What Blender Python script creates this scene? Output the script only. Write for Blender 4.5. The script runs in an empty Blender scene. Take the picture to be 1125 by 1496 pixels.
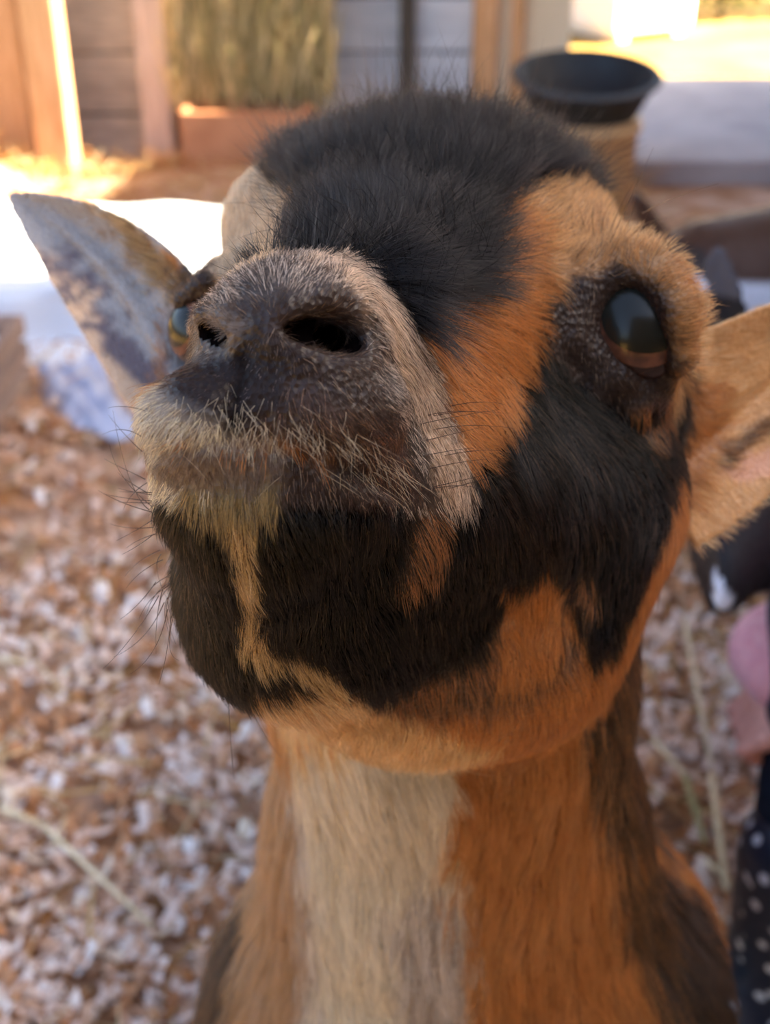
import bpy, bmesh, math, random, os
import numpy as np
from mathutils import Vector, Matrix
from mathutils.bvhtree import BVHTree
from mathutils.kdtree import KDTree
random.seed(7); RNG = np.random.default_rng(7)
R = math.radians
FUR = not os.environ.get('NOFUR')

# ---------------------------------------------------------------- camera
scene = bpy.context.scene
W, H, FPX = 1125.0, 1496.0, 1800.0
CAM_Z, PITCH = 0.95, R(30)
cd = bpy.data.cameras.new('camera'); cam = bpy.data.objects.new('camera', cd)
scene.collection.objects.link(cam); scene.camera = cam
cam.location = (0, 0, CAM_Z); cam.rotation_euler = (R(90) - PITCH, 0, 0)
cd.sensor_fit = 'VERTICAL'; cd.sensor_height = 36.0; cd.sensor_width = 27.07
cd.lens = 36.0 * FPX / H; cd.clip_start = 0.01
cd.dof.use_dof = True; cd.dof.focus_distance = 0.272
cd.dof.aperture_fstop = cd.lens / 3.1; cd.dof.aperture_blades = 0
# ---------------------------------------------------------------- light
scene.view_settings.view_transform = 'Standard'; scene.view_settings.look = 'None'
scene.view_settings.gamma = 1; scene.view_settings.use_curve_mapping = False
scene.view_settings.exposure = 1.75
world = bpy.data.worlds.new('sky'); scene.world = world; world.use_nodes = True
wn = world.node_tree.nodes; wl = world.node_tree.links
bg = wn['Background']
sky = wn.new('ShaderNodeTexSky'); sky.sky_type = 'NISHITA'; sky.sun_disc = False
sky.sun_elevation = R(30); sky.sun_rotation = R(90); sky.air_density = 0.9; sky.dust_density = 5.0; sky.ozone_density = 0.3
wl.new(sky.outputs[0], bg.inputs[0]); bg.inputs[1].default_value = 0.26
sd = bpy.data.lights.new('sun', 'SUN'); sd.energy = 16; sd.angle = R(0.6); sd.color = (1, .88, .66)
sun = bpy.data.objects.new('sun', sd); scene.collection.objects.link(sun)
SUN_DIR = Vector((-.86, 0.0, -.5)).normalized()
sun.rotation_euler = SUN_DIR.to_track_quat('-Z', 'Y').to_euler()

# ---------------------------------------------------------------- helpers
COL = scene.collection
CR = np.array([1, 0, 0.]); CU = np.array([0, math.sin(PITCH), math.cos(PITCH)]); CF = np.array([0, math.cos(PITCH), -math.sin(PITCH)])
def P(px, py, d): return np.array([(px - W/2)/FPX*d, (H/2 - py)/FPX*d, d])          # point in the axes of the lens (right, up, away)
def Wd(c): c = np.atleast_2d(c); return c[:, :1]*CR + c[:, 1:2]*CU + c[:, 2:3]*CF + np.array([0, 0, CAM_Z])
def ground(px, py, z=0.0):                                                            # where a sight line meets height z
    v = P(px, py, 1.0); w = v[0]*CR + v[1]*CU + v[2]*CF; t = (z - CAM_Z)/w[2]; return Vector((w[0]*t, w[1]*t, z))
def atY(px, py, Y):
    v = P(px, py, 1.0); w = v[0]*CR + v[1]*CU + v[2]*CF; t = Y/w[1]; return Vector((w[0]*t, Y, CAM_Z + w[2]*t))

def tag(o, label=None, cat=None, group=None, kind=None):
    if label: o['label'] = label
    if cat: o['category'] = cat
    if group: o['group'] = group
    if kind: o['kind'] = kind
    return o
def empty(name, loc=(0, 0, 0), rz=0):
    o = bpy.data.objects.new(name, None); COL.objects.link(o); o.location = loc; o.rotation_euler = (0, 0, rz); return o
def link_mesh(name, me, m, parent=None):
    o = bpy.data.objects.new(name, me); COL.objects.link(o)
    if m: me.materials.append(m)
    if parent:
        o.parent = parent
    return o
def from_bm(name, bm, m, parent=None, smooth=False):
    me = bpy.data.meshes.new(name); bmesh.ops.recalc_face_normals(bm, faces=bm.faces[:]); bm.to_mesh(me); bm.free()
    if smooth:
        for p in me.polygons: p.use_smooth = True
    return link_mesh(name, me, m, parent)
def add_box(bm, lo, hi, bev=0.0, jit=0.0, rot=None):
    c = [(a+b)/2 for a, b in zip(lo, hi)]; s = [abs(b-a) for a, b in zip(lo, hi)]
    r = bmesh.ops.create_cube(bm, size=1.0); vs = r['verts']
    for v in vs:
        v.co = Vector((v.co.x*s[0], v.co.y*s[1], v.co.z*s[2]))
        if jit: v.co += Vector([random.uniform(-jit, jit) for _ in range(3)])
        if rot: v.co = rot @ v.co
        v.co += Vector(c)
    if bev:
        es = list({e for v in vs for e in v.link_edges})
        bmesh.ops.bevel(bm, geom=es, offset=bev, segments=2, affect='EDGES', profile=.6)
def box(name, lo, hi, m, parent=None, bev=0.004, jit=0.0, rot=None):
    bm = bmesh.new(); add_box(bm, lo, hi, bev, jit, rot); return from_bm(name, bm, m, parent)
def lathe(bm, prof, seg=40, loc=(0, 0, 0), rot=None):
    rings = []
    for r, z in prof:
        ring = []
        for i in range(seg):
            a = 2*math.pi*i/seg; v = Vector((r*math.cos(a), r*math.sin(a), z))
            if rot: v = rot @ v
            ring.append(bm.verts.new(v + Vector(loc)))
        rings.append(ring)
    for a, b in zip(rings, rings[1:]):
        for i in range(seg): bm.faces.new((a[i], a[(i+1) % seg], b[(i+1) % seg], b[i]))
    bm.faces.new(rings[0][::-1]); bm.faces.new(rings[-1])

# -------- materials
def mat(name, col, rough=.7, spec=.3, noise=None, bump=0.0, metal=0.0, scale=8, stretch=(1, 1, 1), col2=None, sheen=0.0, bdist=.004):
    m = bpy.data.materials.new(name); m.use_nodes = True; n = m.node_tree.nodes; l = m.node_tree.links
    b = n['Principled BSDF']; b.inputs['Base Color'].default_value = (*col, 1); b.inputs['Roughness'].default_value = rough
    b.inputs['Specular IOR Level'].default_value = spec; b.inputs['Metallic'].default_value = metal
    if sheen: b.inputs['Sheen Weight'].default_value = sheen
    if col2 or bump:
        tc = n.new('ShaderNodeTexCoord'); mp = n.new('ShaderNodeMapping'); mp.inputs['Scale'].default_value = stretch
        l.new(tc.outputs['Object'], mp.inputs[0])
        nz = n.new('ShaderNodeTexNoise'); nz.inputs['Scale'].default_value = scale; nz.inputs['Detail'].default_value = 6
        l.new(mp.outputs[0], nz.inputs[0])
        if col2:
            cr = n.new('ShaderNodeValToRGB'); cr.color_ramp.elements[0].position = .35; cr.color_ramp.elements[1].position = .65
            cr.color_ramp.elements[0].color = (*col, 1); cr.color_ramp.elements[1].color = (*col2, 1)
            l.new(nz.outputs[0], cr.inputs[0]); l.new(cr.outputs[0], b.inputs['Base Color'])
        if bump:
            bp = n.new('ShaderNodeBump'); bp.inputs['Strength'].default_value = bump; bp.inputs['Distance'].default_value = bdist
            l.new(nz.outputs[0], bp.inputs['Height']); l.new(bp.outputs[0], b.inputs['Normal'])
    return m
def mat_attr(name, attr, rough=.6, spec=.3, bump=0, scale=300, dist=.0006):
    m = bpy.data.materials.new(name); m.use_nodes = True; n = m.node_tree.nodes; l = m.node_tree.links
    b = n['Principled BSDF']; a = n.new('ShaderNodeAttribute'); a.attribute_name = attr
    l.new(a.outputs['Color'], b.inputs['Base Color']); b.inputs['Roughness'].default_value = rough; mu = n.new('ShaderNodeMath'); mu.operation = 'MULTIPLY_ADD'; mu.use_clamp = True; mu.inputs[1].default_value = 62*spec; mu.inputs[2].default_value = -.08; l.new(a.outputs['Fac'], mu.inputs[0]); mi = n.new('ShaderNodeMath'); mi.operation = 'MINIMUM'; mi.inputs[1].default_value = spec; l.new(mu.outputs[0], mi.inputs[0]); l.new(mi.outputs[0], b.inputs['Specular IOR Level'])
    if bump:
        tc = n.new('ShaderNodeTexCoord'); nz = n.new('ShaderNodeTexVoronoi'); nz.inputs['Scale'].default_value = scale
        l.new(tc.outputs['Object'], nz.inputs[0]); bp = n.new('ShaderNodeBump'); bp.inputs['Strength'].default_value = bump; bp.inputs['Distance'].default_value = dist
        l.new(nz.outputs[0], bp.inputs['Height']); l.new(bp.outputs[0], b.inputs['Normal'])
    return m

# value noise in numpy
_T = np.random.default_rng(3).random((32, 32, 32)).astype(np.float32)
def vnoise(p, s):
    q = p*s; i = np.floor(q).astype(int); f = q - i; f = f*f*(3 - 2*f); o = 0
    for dx in (0, 1):
        for dy in (0, 1):
            for dz in (0, 1):
                w = (f[:, 0] if dx else 1-f[:, 0])*(f[:, 1] if dy else 1-f[:, 1])*(f[:, 2] if dz else 1-f[:, 2])
                o = o + w*_T[(i[:, 0]+dx) % 32, (i[:, 1]+dy) % 32, (i[:, 2]+dz) % 32]
    return o*2 - 1

# -------- smooth-blended distance field -> one continuous skin
class Field:
    def __init__(s, lo, hi, h):
        s.lo = np.array(lo, float); s.h = h
        s.ax = [np.arange(lo[i], hi[i], h, dtype=np.float32) for i in range(3)]
        s.D = np.full([len(a) for a in s.ax], .05, np.float32)
    def sub(s, lo, hi):
        sl = []
        for i in range(3):
            a = max(0, int((lo[i]-s.lo[i])/s.h)); b = min(len(s.ax[i]), int((hi[i]-s.lo[i])/s.h)+2)
            if b <= a: return None
            sl.append(slice(a, b))
        X, Y, Z = np.meshgrid(s.ax[0][sl[0]], s.ax[1][sl[1]], s.ax[2][sl[2]], indexing='ij', sparse=True)
        return tuple(sl), X, Y, Z
    def blend(s, sl, d, k, op):
        a = s.D[sl]
        if op == 'u':
            h = np.maximum(k - np.abs(a-d), 0)/k; s.D[sl] = np.minimum(a, d) - h*h*k*.25
        else:
            h = np.maximum(k - np.abs(a+d), 0)/k; s.D[sl] = np.maximum(a, -d) + h*h*k*.25
    def cone(s, A, ra, B, rb, k=.01, op='u'):
        A = np.array(A, float); B = np.array(B, float); m = max(ra, rb) + k + .012
        q = s.sub(np.minimum(A, B)-m, np.maximum(A, B)+m)
        if q is None: return
        sl, X, Y, Z = q; v = B-A; L = max(float(v@v), 1e-12)
        t = np.clip(((X-A[0])*v[0] + (Y-A[1])*v[1] + (Z-A[2])*v[2])/L, 0, 1).astype(np.float32)
        d = np.sqrt((X-A[0]-t*v[0])**2 + (Y-A[1]-t*v[1])**2 + (Z-A[2]-t*v[2])**2) - (ra + t*(rb-ra))
        s.blend(sl, d.astype(np.float32), k, op)
    def ell(s, C, r, k=.01, op='u', axes=None):
        C = np.array(C, float); r = np.array(r, float); m = max(r) + k + .012
        q = s.sub(C-m, C+m)
        if q is None: return
        sl, X, Y, Z = q; X = X-C[0]; Y = Y-C[1]; Z = Z-C[2]
        if axes is not None:
            A = np.array(axes, float); X, Y, Z = (X*A[0, 0]+Y*A[0, 1]+Z*A[0, 2], X*A[1, 0]+Y*A[1, 1]+Z*A[1, 2], X*A[2, 0]+Y*A[2, 1]+Z*A[2, 2])
        k0 = np.sqrt((X/r[0])**2 + (Y/r[1])**2 + (Z/r[2])**2) + 1e-6
        k1 = np.sqrt((X/r[0]**2)**2 + (Y/r[1]**2)**2 + (Z/r[2]**2)**2) + 1e-6
        d = k0*(k0-1)/k1
        s.blend(sl, d.astype(np.float32), k, op)
    def at(s, p):
        q = (np.asarray(p)-s.lo)/s.h; i = np.clip(np.floor(q).astype(int), 0, np.array(s.D.shape)-2); f = q-i; o = 0
        for dx in (0, 1):
            for dy in (0, 1):
                for dz in (0, 1):
                    o += (f[0] if dx else 1-f[0])*(f[1] if dy else 1-f[1])*(f[2] if dz else 1-f[2])*s.D[i[0]+dx, i[1]+dy, i[2]+dz]
        return o
    def depth(s, px, py, d0=.2, d1=.6):
        d = d0
        while d < d1:
            v = s.at(P(px, py, d))
            if v < .0002: return d
            d += max(.0006, min(float(v)*.7, .01)) if v < .045 else .004
        return None
    def mesh(s):                                     # surface nets
        D = s.D; n = D.shape
        for ax in range(3):
            for e in (0, 1, -1, -2):
                q = [slice(None)]*3; q[ax] = e; D[tuple(q)] = np.maximum(D[tuple(q)], s.h*.5)
        ins = D < 0
        c = np.zeros([k-1 for k in n], np.int8); acc = np.zeros(list(c.shape)+[3], np.float32); cnt = np.zeros(c.shape, np.float32)
        corners = [(x, y, z) for x in (0, 1) for y in (0, 1) for z in (0, 1)]
        def cs(o): return tuple(slice(o[i], n[i]-1+o[i]) for i in range(3))
        for o in corners: c += ins[cs(o)]
        act = np.argwhere((c > 0) & (c < 8))
        idx = -np.ones(c.shape, np.int32); idx[tuple(act.T)] = np.arange(len(act))
        V = np.zeros((len(act), 3)); N = np.zeros(len(act))
        for a in corners:
            for ax in range(3):
                if a[ax]: continue
                b = list(a); b[ax] = 1
                va = D[tuple((act+np.array(a)).T)]; vb = D[tuple((act+np.array(b)).T)]
                m = (va < 0) != (vb < 0); t = np.where(m, va/np.where(m, va-vb, 1), 0)
                p = np.array(a, float)[None] + t[:, None]*np.eye(3)[ax][None]
                V += p*m[:, None]; N += m
        V = (act + V/N[:, None])*s.h + s.lo
        F = []
        for ax in range(3):
            o1, o2 = [(1, 2), (2, 0), (0, 1)][ax]
            sa = [slice(0, None)]*3; sb = [slice(0, None)]*3; sa[ax] = slice(0, -1); sb[ax] = slice(1, None)
            A = ins[tuple(sa)]; B = ins[tuple(sb)]; e = np.argwhere(A != B)
            e = e[(e[:, o1] > 0) & (e[:, o2] > 0) & (e[:, o1] < n[o1]-1) & (e[:, o2] < n[o2]-1)]
            s0 = A[tuple(e.T)]; u1 = np.eye(3, dtype=int)[o1]; u2 = np.eye(3, dtype=int)[o2]
            q = np.stack([idx[tuple((e-u1-u2).T)], idx[tuple((e-u2).T)], idx[tuple(e.T)], idx[tuple((e-u1).T)]], 1)
            q[~s0] = q[~s0][:, ::-1]; F.append(q)
        return V, np.concatenate(F)
def np_mesh(name, V, F):
    me = bpy.data.meshes.new(name); F = np.asarray(F, np.int32)
    me.vertices.add(len(V)); me.vertices.foreach_set('co', np.asarray(V, np.float32).ravel())
    me.loops.add(F.size); me.loops.foreach_set('vertex_index', F.ravel())
    me.polygons.add(len(F)); me.polygons.foreach_set('loop_start', np.arange(len(F), dtype=np.int32)*F.shape[1])
    me.update(calc_edges=True); me.validate(); return me
# ================================================================ the barn
def dye(c): return tuple(hexl(c))
def hexl(h):
    h = h.lstrip('#'); v = [int(h[i:i+2], 16)/255 for i in (0, 2, 4)]
    return np.array([x/12.92 if x < .04045 else ((x+.055)/1.055)**2.4 for x in v])
M_floor = mat('bedding', dye('#d8b8a0'), .9, .1, col2=dye('#a87850'), scale=9, bump=.8, bdist=.02)
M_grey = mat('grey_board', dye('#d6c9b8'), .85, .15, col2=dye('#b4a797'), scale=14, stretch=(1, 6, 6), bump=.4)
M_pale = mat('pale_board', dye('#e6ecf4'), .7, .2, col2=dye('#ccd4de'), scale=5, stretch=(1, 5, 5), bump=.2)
M_pine = mat('pine', dye('#dcac80'), .7, .25, col2=dye('#c49464'), scale=10, stretch=(8, 8, 1), bump=.3)
M_cream = mat('cream_paint', dye('#eadcc0'), .6, .3, col2=dye('#dccdb0'), scale=4, bump=.1)
M_postg = mat('weathered_post', dye('#dccac2'), .8, .2, col2=dye('#c0b0a6'), scale=10, stretch=(8, 8, 1), bump=.3)
M_dark = mat('dark_post', dye('#5a544e'), .8, .2, col2=dye('#48423c'), scale=10, stretch=(8, 8, 1), bump=.3)
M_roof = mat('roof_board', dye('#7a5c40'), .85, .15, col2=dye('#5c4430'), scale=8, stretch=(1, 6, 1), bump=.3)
M_slab = mat('concrete', dye('#b4aeb0'), .8, .2, col2=dye('#a29ca0'), scale=7, bump=.25)
M_out = mat('sunny_ground', dye('#c09a58'), .9, .1, col2=dye('#a07c40'), scale=3, bump=.6, bdist=.03)
WY = 3.85
def X(px, Y, py=120): return atY(px, py, Y).x
# floor: a gently heaped sheet of bedding
def heap(x, y):
    z = .012*math.sin(x*5.1+1)*math.cos(y*4.3) + .008*math.sin(x*13+y*9)
    z += .075*math.exp(-((y-3.42)/.16)**2)*(1 if x < .45 else max(0, 1-(x-.45)*6))*(.75+.25*math.sin(x*9))
    z += .13*math.exp(-((x+1.22)/.22)**2-((y-3.32)/.16)**2)
    z += .05*math.exp(-((x+.75)/.16)**2-((y-1.95)/.25)**2)
    return z
bm = bmesh.new(); nx, ny = 150, 170; g = []
for j in range(ny+1):
    y = -1.0 + (WY+.05+1.0)*j/ny; row = []
    for i in range(nx+1):
        x = -2.4 + 4.5*i/nx; row.append(bm.verts.new((x, y, heap(x, y) - .012)))
    g.append(row)
for j in range(ny):
    for i in range(nx): bm.faces.new((g[j][i], g[j][i+1], g[j+1][i+1], g[j+1][i]))
floor = from_bm('floor', bm, M_floor, None, True); tag(floor, 'barn floor covered in pale shavings and straw', kind='structure')
ground_out = box('ground', (-9, WY+.05, -.08), (9, 16, -.01), M_out, None, .0); tag(ground_out, 'sunlit straw-coloured ground outside the doorway', kind='structure')
ground_out2 = box('ground', (-9, -6, -.10), (9, WY+.05, -.05), M_out, None, .0); tag(ground_out2, 'dry ground around the barn', kind='structure')
def boards(root, x0, x1, Y, m, h, zmax, z0=0.0, axis='x', th=.022, name='plank'):
    z = z0; r = random.Random(int(x0*100)+5)
    while z < zmax - .01:
        hh = h*r.uniform(.93, 1.07); t = min(z+hh, zmax); dy = r.uniform(-.004, .004)
        if axis == 'x': o = box(name, (x0, Y+dy, z+.003), (x1, Y+th+dy, t-.004), m, root, .003, .0012)
        else: o = box(name, (Y+dy, x0, z+.003), (Y+th+dy, x1, t-.004), m, root, .003, .0012)
        z = t
wall_back = empty('wall_back', (0, 0, 0)); tag(wall_back, 'back wall of the barn with grey and pale horizontal boards', kind='structure')
boards(wall_back, -2.3, X(50, WY), WY, M_cream, .2, 2.5)
boards(wall_back, X(50, WY), X(225, WY), WY, M_grey, .172, 2.5, -.04)
boards(wall_back, X(225, WY), X(475, WY), WY, M_grey, .172, 2.5)
boards(wall_back, X(475, WY), X(705, WY), WY, M_pale, .165, 2.5, -.03)
boards(wall_back, X(829, WY), 2.05, WY, M_grey, .18, 2.5, 1.95)
def post(name, p0, p1, Y, m, th=.09, zt=2.48, label=None):
    o = box(name, (X(p0, Y), Y, 0), (X(p1, Y), Y+th, zt), m, None, .006, .001); tag(o, label, kind='structure'); return o
post('post', 40, 92, 3.43, M_pine, .09, label='sunlit orange pine post at the far left of the barn')
post('post', -90, 36, 3.60, M_pine, .05, label='broad peach board beside the sunlit pine post')
post('post', 203, 248, 3.72, M_postg, .09, label='weathered pinkish grey post beside the hay')
post('post', 584, 606, 3.79, M_dark, .05, label='thin dark grey post in front of the pale boards')
post('post', 690, 724, 3.77, M_pine, .07, label='orange pine post at the edge of the pale boards')
post('trim_1', 724, 744, 3.80, M_cream, .045, label='narrow cream board beside the pine post')
post('trim_2', 744, 762, 3.77, M_pine, .07, label='narrow brown strip beside the cream panel')
dr = empty('door_1', (0, 0, 0)); tag(dr, 'cream door panel at the edge of the bright doorway', kind='structure')
box('door_panel', (X(762, 3.8), 3.80, .01), (X(829, 3.8), 3.84, 1.95), M_cream, dr, .004)
slab = box('step', (.715, 3.53, -.01), (2.3, 4.78, .062), M_slab, None, .008); tag(slab, 'pale lavender-grey concrete slab in the doorway', kind='structure')
# unseen side wall, roof and far wall, openings and reach shaped for the light
wr = empty('sun_slot_wall', (0, 0, 0)); tag(wr, 'unseen board wall with two high openings shaped to let sun patches in', kind='structure')
def panel(y0, y1, z0, z1):
    boards(wr, y0, y1, 2.0, M_roof, .22, z1, z0, 'y')
panel(-1.3, 2.33, 0, 2.5); panel(2.33, 2.86, 0, 1.40); panel(2.33, 2.86, 2.2, 2.5); panel(2.86, 3.20, 0, 2.5); panel(3.20, 3.53, 0, 1.64); panel(3.20, 3.53, 2.4, 2.5); panel(3.53, 4.95, 0, 2.5)  # openings placed to throw the sun patches; last stretch added to shade the slab
wl_ = empty('wall_left', (0, 0, 0)); tag(wl_, 'board wall on the far side of the straw', kind='structure'); boards(wl_, 2.9, WY, -2.3, M_roof, .22, 2.5, 0, 'y')  # unseen wall kept short so sky light reaches the back boards
ceiling = empty('ceiling', (0, 0, 0)); tag(ceiling, 'unseen boarded barn roof, its reach shaped for sky light and shade', kind='structure')
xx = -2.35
while xx < 2.05: box('plank', (xx+.003, 1.7, 2.5), (xx+.237, WY+1.1 if xx > .3 else WY+.1, 2.53), M_roof, ceiling, .003); xx += .24  # starts late to admit sky light, overhang added to shade the slab
wf = empty('light_block_wall', (0, 0, 0)); tag(wf, 'unseen board wall behind the camera, added to block light', kind='structure'); boards(wf, -.55, 2.0, -1.3, M_roof, .22, 2.5)  # added out of view to block front light and darken eye reflections
box('gap_light_block', (-2.3, WY+.026, 0), (X(829, WY), WY+.036, 2.5), M_dark, wall_back, .0)  # unseen panel added to stop sun shining through the plank joints
# ================================================================ the goat in front
S = 1/FPX
def build_goat():
    f = Field((-.085, -.27, .215), (.145, .145, .56), .0013)
    c = lambda a, ra, b, rb, k=.012: f.cone(P(*a), ra, P(*b), rb, k)
    e = lambda a, r, k=.012, axes=None: f.ell(P(*a), r, k, 'u', axes)
    # neck and throat
    c((655, 960, .445), .060, (665, 1240, .51), .070, .03)
    c((665, 1240, .51), .070, (672, 1500, .570), .116, .03)
    c((672, 1500, .57), .116, (672, 1650, .60), .120, .02)
    c((740, 1450, .57), .095, (790, 1650, .60), .11, .03)
    c((690, 520, .445), .055, (655, 960, .452), .060, .02)
    # skull
    e((630, 408, .392), (.0605, .0465, .062), .01)
    e((905, 480, .357), (.0175, .024, .026), .016)
    e((325, 470, .378), (.012, .018, .022), .014)
    # muzzle back to brow
    c((432, 552, .280), .0246, (590, 490, .350), .046, .014)
    # cheeks and jaw
    c((560, 700, .312), .034, (784, 730, .375), .0405, .016)
    c((700, 890, .375), .041, (784, 720, .38), .0400, .016)
    c((400, 748, .276), .0215, (445, 858, .314), .0300, .018)
    c((450, 858, .318), .0305, (600, 905, .365), .039, .012)
    c((600, 905, .365), .039, (715, 890, .380), .042, .012)
    # nose, lips
    e((418, 492, .262), (.0188, .0148, .021), .007)
    e((446, 462, .270), (.0155, .0110, .022), .008)
    e((432, 335, .402), (.0225, .0210, .030), .014)
    e((302, 612, .255), (.0132, .0108, .0150), .006)
    e((330, 640, .262), (.0160, .0080, .0150), .009)
    e((455, 600, .258), (.0200, .0130, .0180), .010)
    e((400, 725, .268), (.0245, .0125, .0190), .010)
    f.ell(P(560, 690, .29), (.012, .009, .014), .010)
    # detail laid on the surface found so far
    def on(px, py, off=0.0):
        d = f.depth(px, py)
        return P(px, py, (d if d else .26) + off), (d or .26)
    def stroke(pts, k, op, off=0.0):
        q = [(on(x, y, off), r) for x, y, r in pts]
        for ((a, da), ra), ((b, db), rb) in zip(q, q[1:]): f.cone(a, ra*da*S, b, rb*db*S, k, op)
    # nostrils: raised wings, then the openings
    stroke([(395, 478, 12), (425, 448, 15), (475, 436, 16), (520, 452, 16), (545, 490, 15), (530, 530, 11)], .004, 'u', .0010)
    stroke([(400, 505, 8), (440, 528, 9), (500, 540, 9)], .004, 'u', .0008)
    stroke([(345, 500, 10), (330, 463, 11), (295, 462, 10), (282, 480, 8)], .003, 'u', .0006)
    q = [(410, 480, 12), (438, 484, 24), (472, 490, 30), (503, 500, 25), (522, 510, 11)]
    stroke(q, .0015, 's', .0030)
    a, d = on(478, 492, .004); b, _ = on(455, 480, .022); f.cone(a, 32*d*S, b, 22*d*S, .002, 's')
    stroke([(296, 477, 10), (311, 486, 17), (328, 497, 14)], .0009, 's', .0020)
    a, d = on(312, 487, .002); f.cone(a, 12*d*S, a + np.array([.004, 0, .012]), 7*d*S, .002, 's')
    # philtrum and mouth
    stroke([(366, 475, 3), (354, 515, 6), (344, 560, 8), (338, 600, 9), (335, 635, 10)], .0010, 's', .0003)
    stroke([(200, 664, 8), (245, 654, 9), (300, 648, 10), (335, 648, 11), (400, 657, 10), (470, 672, 10), (540, 696, 9), (590, 724, 9)], .0022, 's', 0)
    # eye socket on the near side: bowl, then heavy lids
    EC = P(926, 482, .3460); ER = .0165
    f.ell(EC + np.array([.002, 0, -.012]), (.0128, .0150, .0125), .004, 's')
    lid = [(868, 470), (876, 432), (902, 408), (936, 405), (964, 428), (982, 470), (982, 520), (966, 552), (944, 556), (912, 540), (884, 512), (868, 470)]
    def onball(px, py, r):
        D = P(px, py, 1.0); D = D/np.linalg.norm(D); bq = D@EC; disc = bq*bq - EC@EC + r*r
        t = bq - math.sqrt(disc) if disc > 0 else bq
        return D*t
    lr = [.0022, .0026, .0032, .0034, .0034, .0032, .0028, .0024, .0022, .0022, .0022, .0022]
    lp = [onball(x + (x-925)*.20, y + (y-482)*.14, ER + .0006) for x, y in lid]
    for i in range(len(lp)-1): f.cone(lp[i], lr[i], lp[i+1], lr[i+1], .0035, 'u')
    stroke([(832, 470, 16), (862, 408, 20), (915, 380, 22), (965, 400, 20), (992, 450, 16), (1000, 520, 12)], .008, 'u', .001)
    stroke([(840, 500, 10), (880, 555, 10), (930, 590, 10), (965, 590, 8)], .006, 'u', .0008)
    # far eye
    EC2 = P(301, 484, .366); ER2 = .0112
    f.ell(EC2 + np.array([-.005, 0, -.010]), (.0085, .0105, .010), .003, 's')
    f.cone(P(266, 440, .360), .0026, P(300, 412, .356), .0036, .003)
    f.cone(P(266, 440, .362), .0020, P(262, 505, .366), .0014, .003)
    V, F = f.mesh()
    return f, V, F, (EC, ER), (EC2, ER2)

def ear_mesh(base, tip, side, width, cup, fold, n=46, m=25, th=.0017, bend=(0, 0, 0), ribs=0.0, wprof=None, taper=1.0):
    """leaf-shaped cupped ear, closed shell; base, tip in lens axes, side = direction of its width"""
    base = np.array(base); tip = np.array(tip); ax = tip-base; L = np.linalg.norm(ax); ax = ax/L
    sd = np.array(side, float); sd -= ax*(sd@ax); sd /= np.linalg.norm(sd); nr = np.cross(ax, sd)
    if nr[2] > 0: nr = -nr                                        # towards the lens
    bend = np.array(bend, float); Fr = []; Bk = []
    for i in range(n):
        u = i/(n-1); w = width*wprof(u); cc = base + ax*L*u + bend*4*u*(1-u)
        for j in range(m):
            v = -1 + 2*j/(m-1)
            z = -cup*(1 - v*v)*math.sin(math.pi*min(1, .12+u*.88))**.6
            z += ribs*math.sin(v*5 + u*34)*max(0, math.sin(math.pi*(v+1)/2))*(1 if .12 < u < .7 and v > -.2 else 0)*.5
            z += fold*math.exp(-((v+.25-.35*u)/.13)**2)*math.sin(math.pi*u)
            p = cc + sd*w*v + nr*z
            t = max(.0011, th*(1-.75*abs(v)**3)*(1-.5*u))
            Fr.append(p + nr*t); Bk.append(p - nr*t)
    V = np.array(Fr + Bk); N = n*m; F = []
    for i in range(n-1):
        for j in range(m-1):
            a = i*m+j; F.append((a, a+1, a+m+1, a+m)); F.append((N+a, N+a+m, N+a+m+1, N+a+1))
        for j0, fl in ((0, 0), (m-1, 1)):
            a = i*m+j0; q = (a, a+m, N+a+m, N+a); F.append(q if not fl else q[::-1])
    for j in range(m-1):
        a = j; F.append((a, N+a, N+a+1, a+1)); a = (n-1)*m+j; F.append((a, a+1, N+a+1, N+a))
    return V, F

goat_base = Vector((.04, .62, 0.0))
f, V0, F0, EYE1, EYE2 = build_goat()
parts = [(V0, F0.tolist())]
lw = lambda u: (math.sin(math.pi*min(1, (.30 + .70*u)))**.75)*(1-.15*u) + .02
eb = P(262, 560, .392); et = P(12, 283, .425)
parts.append(ear_mesh(eb + (eb-et)*.10, et, P(200, 350, .4)-P(120, 560, .4), .0222, .010, .0035, bend=(.004, .006, 0), ribs=.0007, wprof=lw))
eb2 = P(972, 655, .385); et2 = P(1330, 392, .430)
rw = lambda u: 1.12*(math.sin(math.pi*min(1, (.5 + .5*u)))**.55)*(1-.12*u) + .02
parts.append(ear_mesh(eb2 + (eb2-et2)*.06, et2, P(1010, 520, .4)-P(1050, 760, .4), .0282, .008, -.004, bend=(0, -.006, 0), wprof=rw))
# trunk and legs, world axes
fb = Field((-.14, .30, -.01), (.22, 1.22, .50), .006)
fb.cone((.045, .50, .315), .105, (.05, .62, .30), .112, .03)
fb.cone((.05, .62, .30), .112, (.055, .92, .29), .125, .03)
fb.cone((.055, .92, .29), .125, (.055, 1.0, .31), .095, .03)
fb.cone((.055, 1.06, .37), .022, (.055, 1.13, .43), .012, .02)
for sx in (-.062, .075+.087):
    x = sx if sx < 0 else .15
    fb.cone((x, .50, .27), .045, (x, .485, .17), .024, .02); fb.cone((x, .485, .17), .022, (x, .49, .15), .019, .01)
    fb.cone((x, .49, .15), .017, (x, .49, .045), .014, .01); fb.cone((x, .49, .045), .017, (x, .475, .012), .021, .008)
    fb.cone((x, .98, .28), .062, (x, .93, .20), .034, .02); fb.cone((x, .93, .20), .032, (x, 1.03, .14), .018, .012)
    fb.cone((x, 1.03, .14), .017, (x, 1.01, .045), .014, .01); fb.cone((x, 1.01, .045), .017, (x, .995, .012), .021, .008)
Vb, Fb = fb.mesh()
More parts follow.
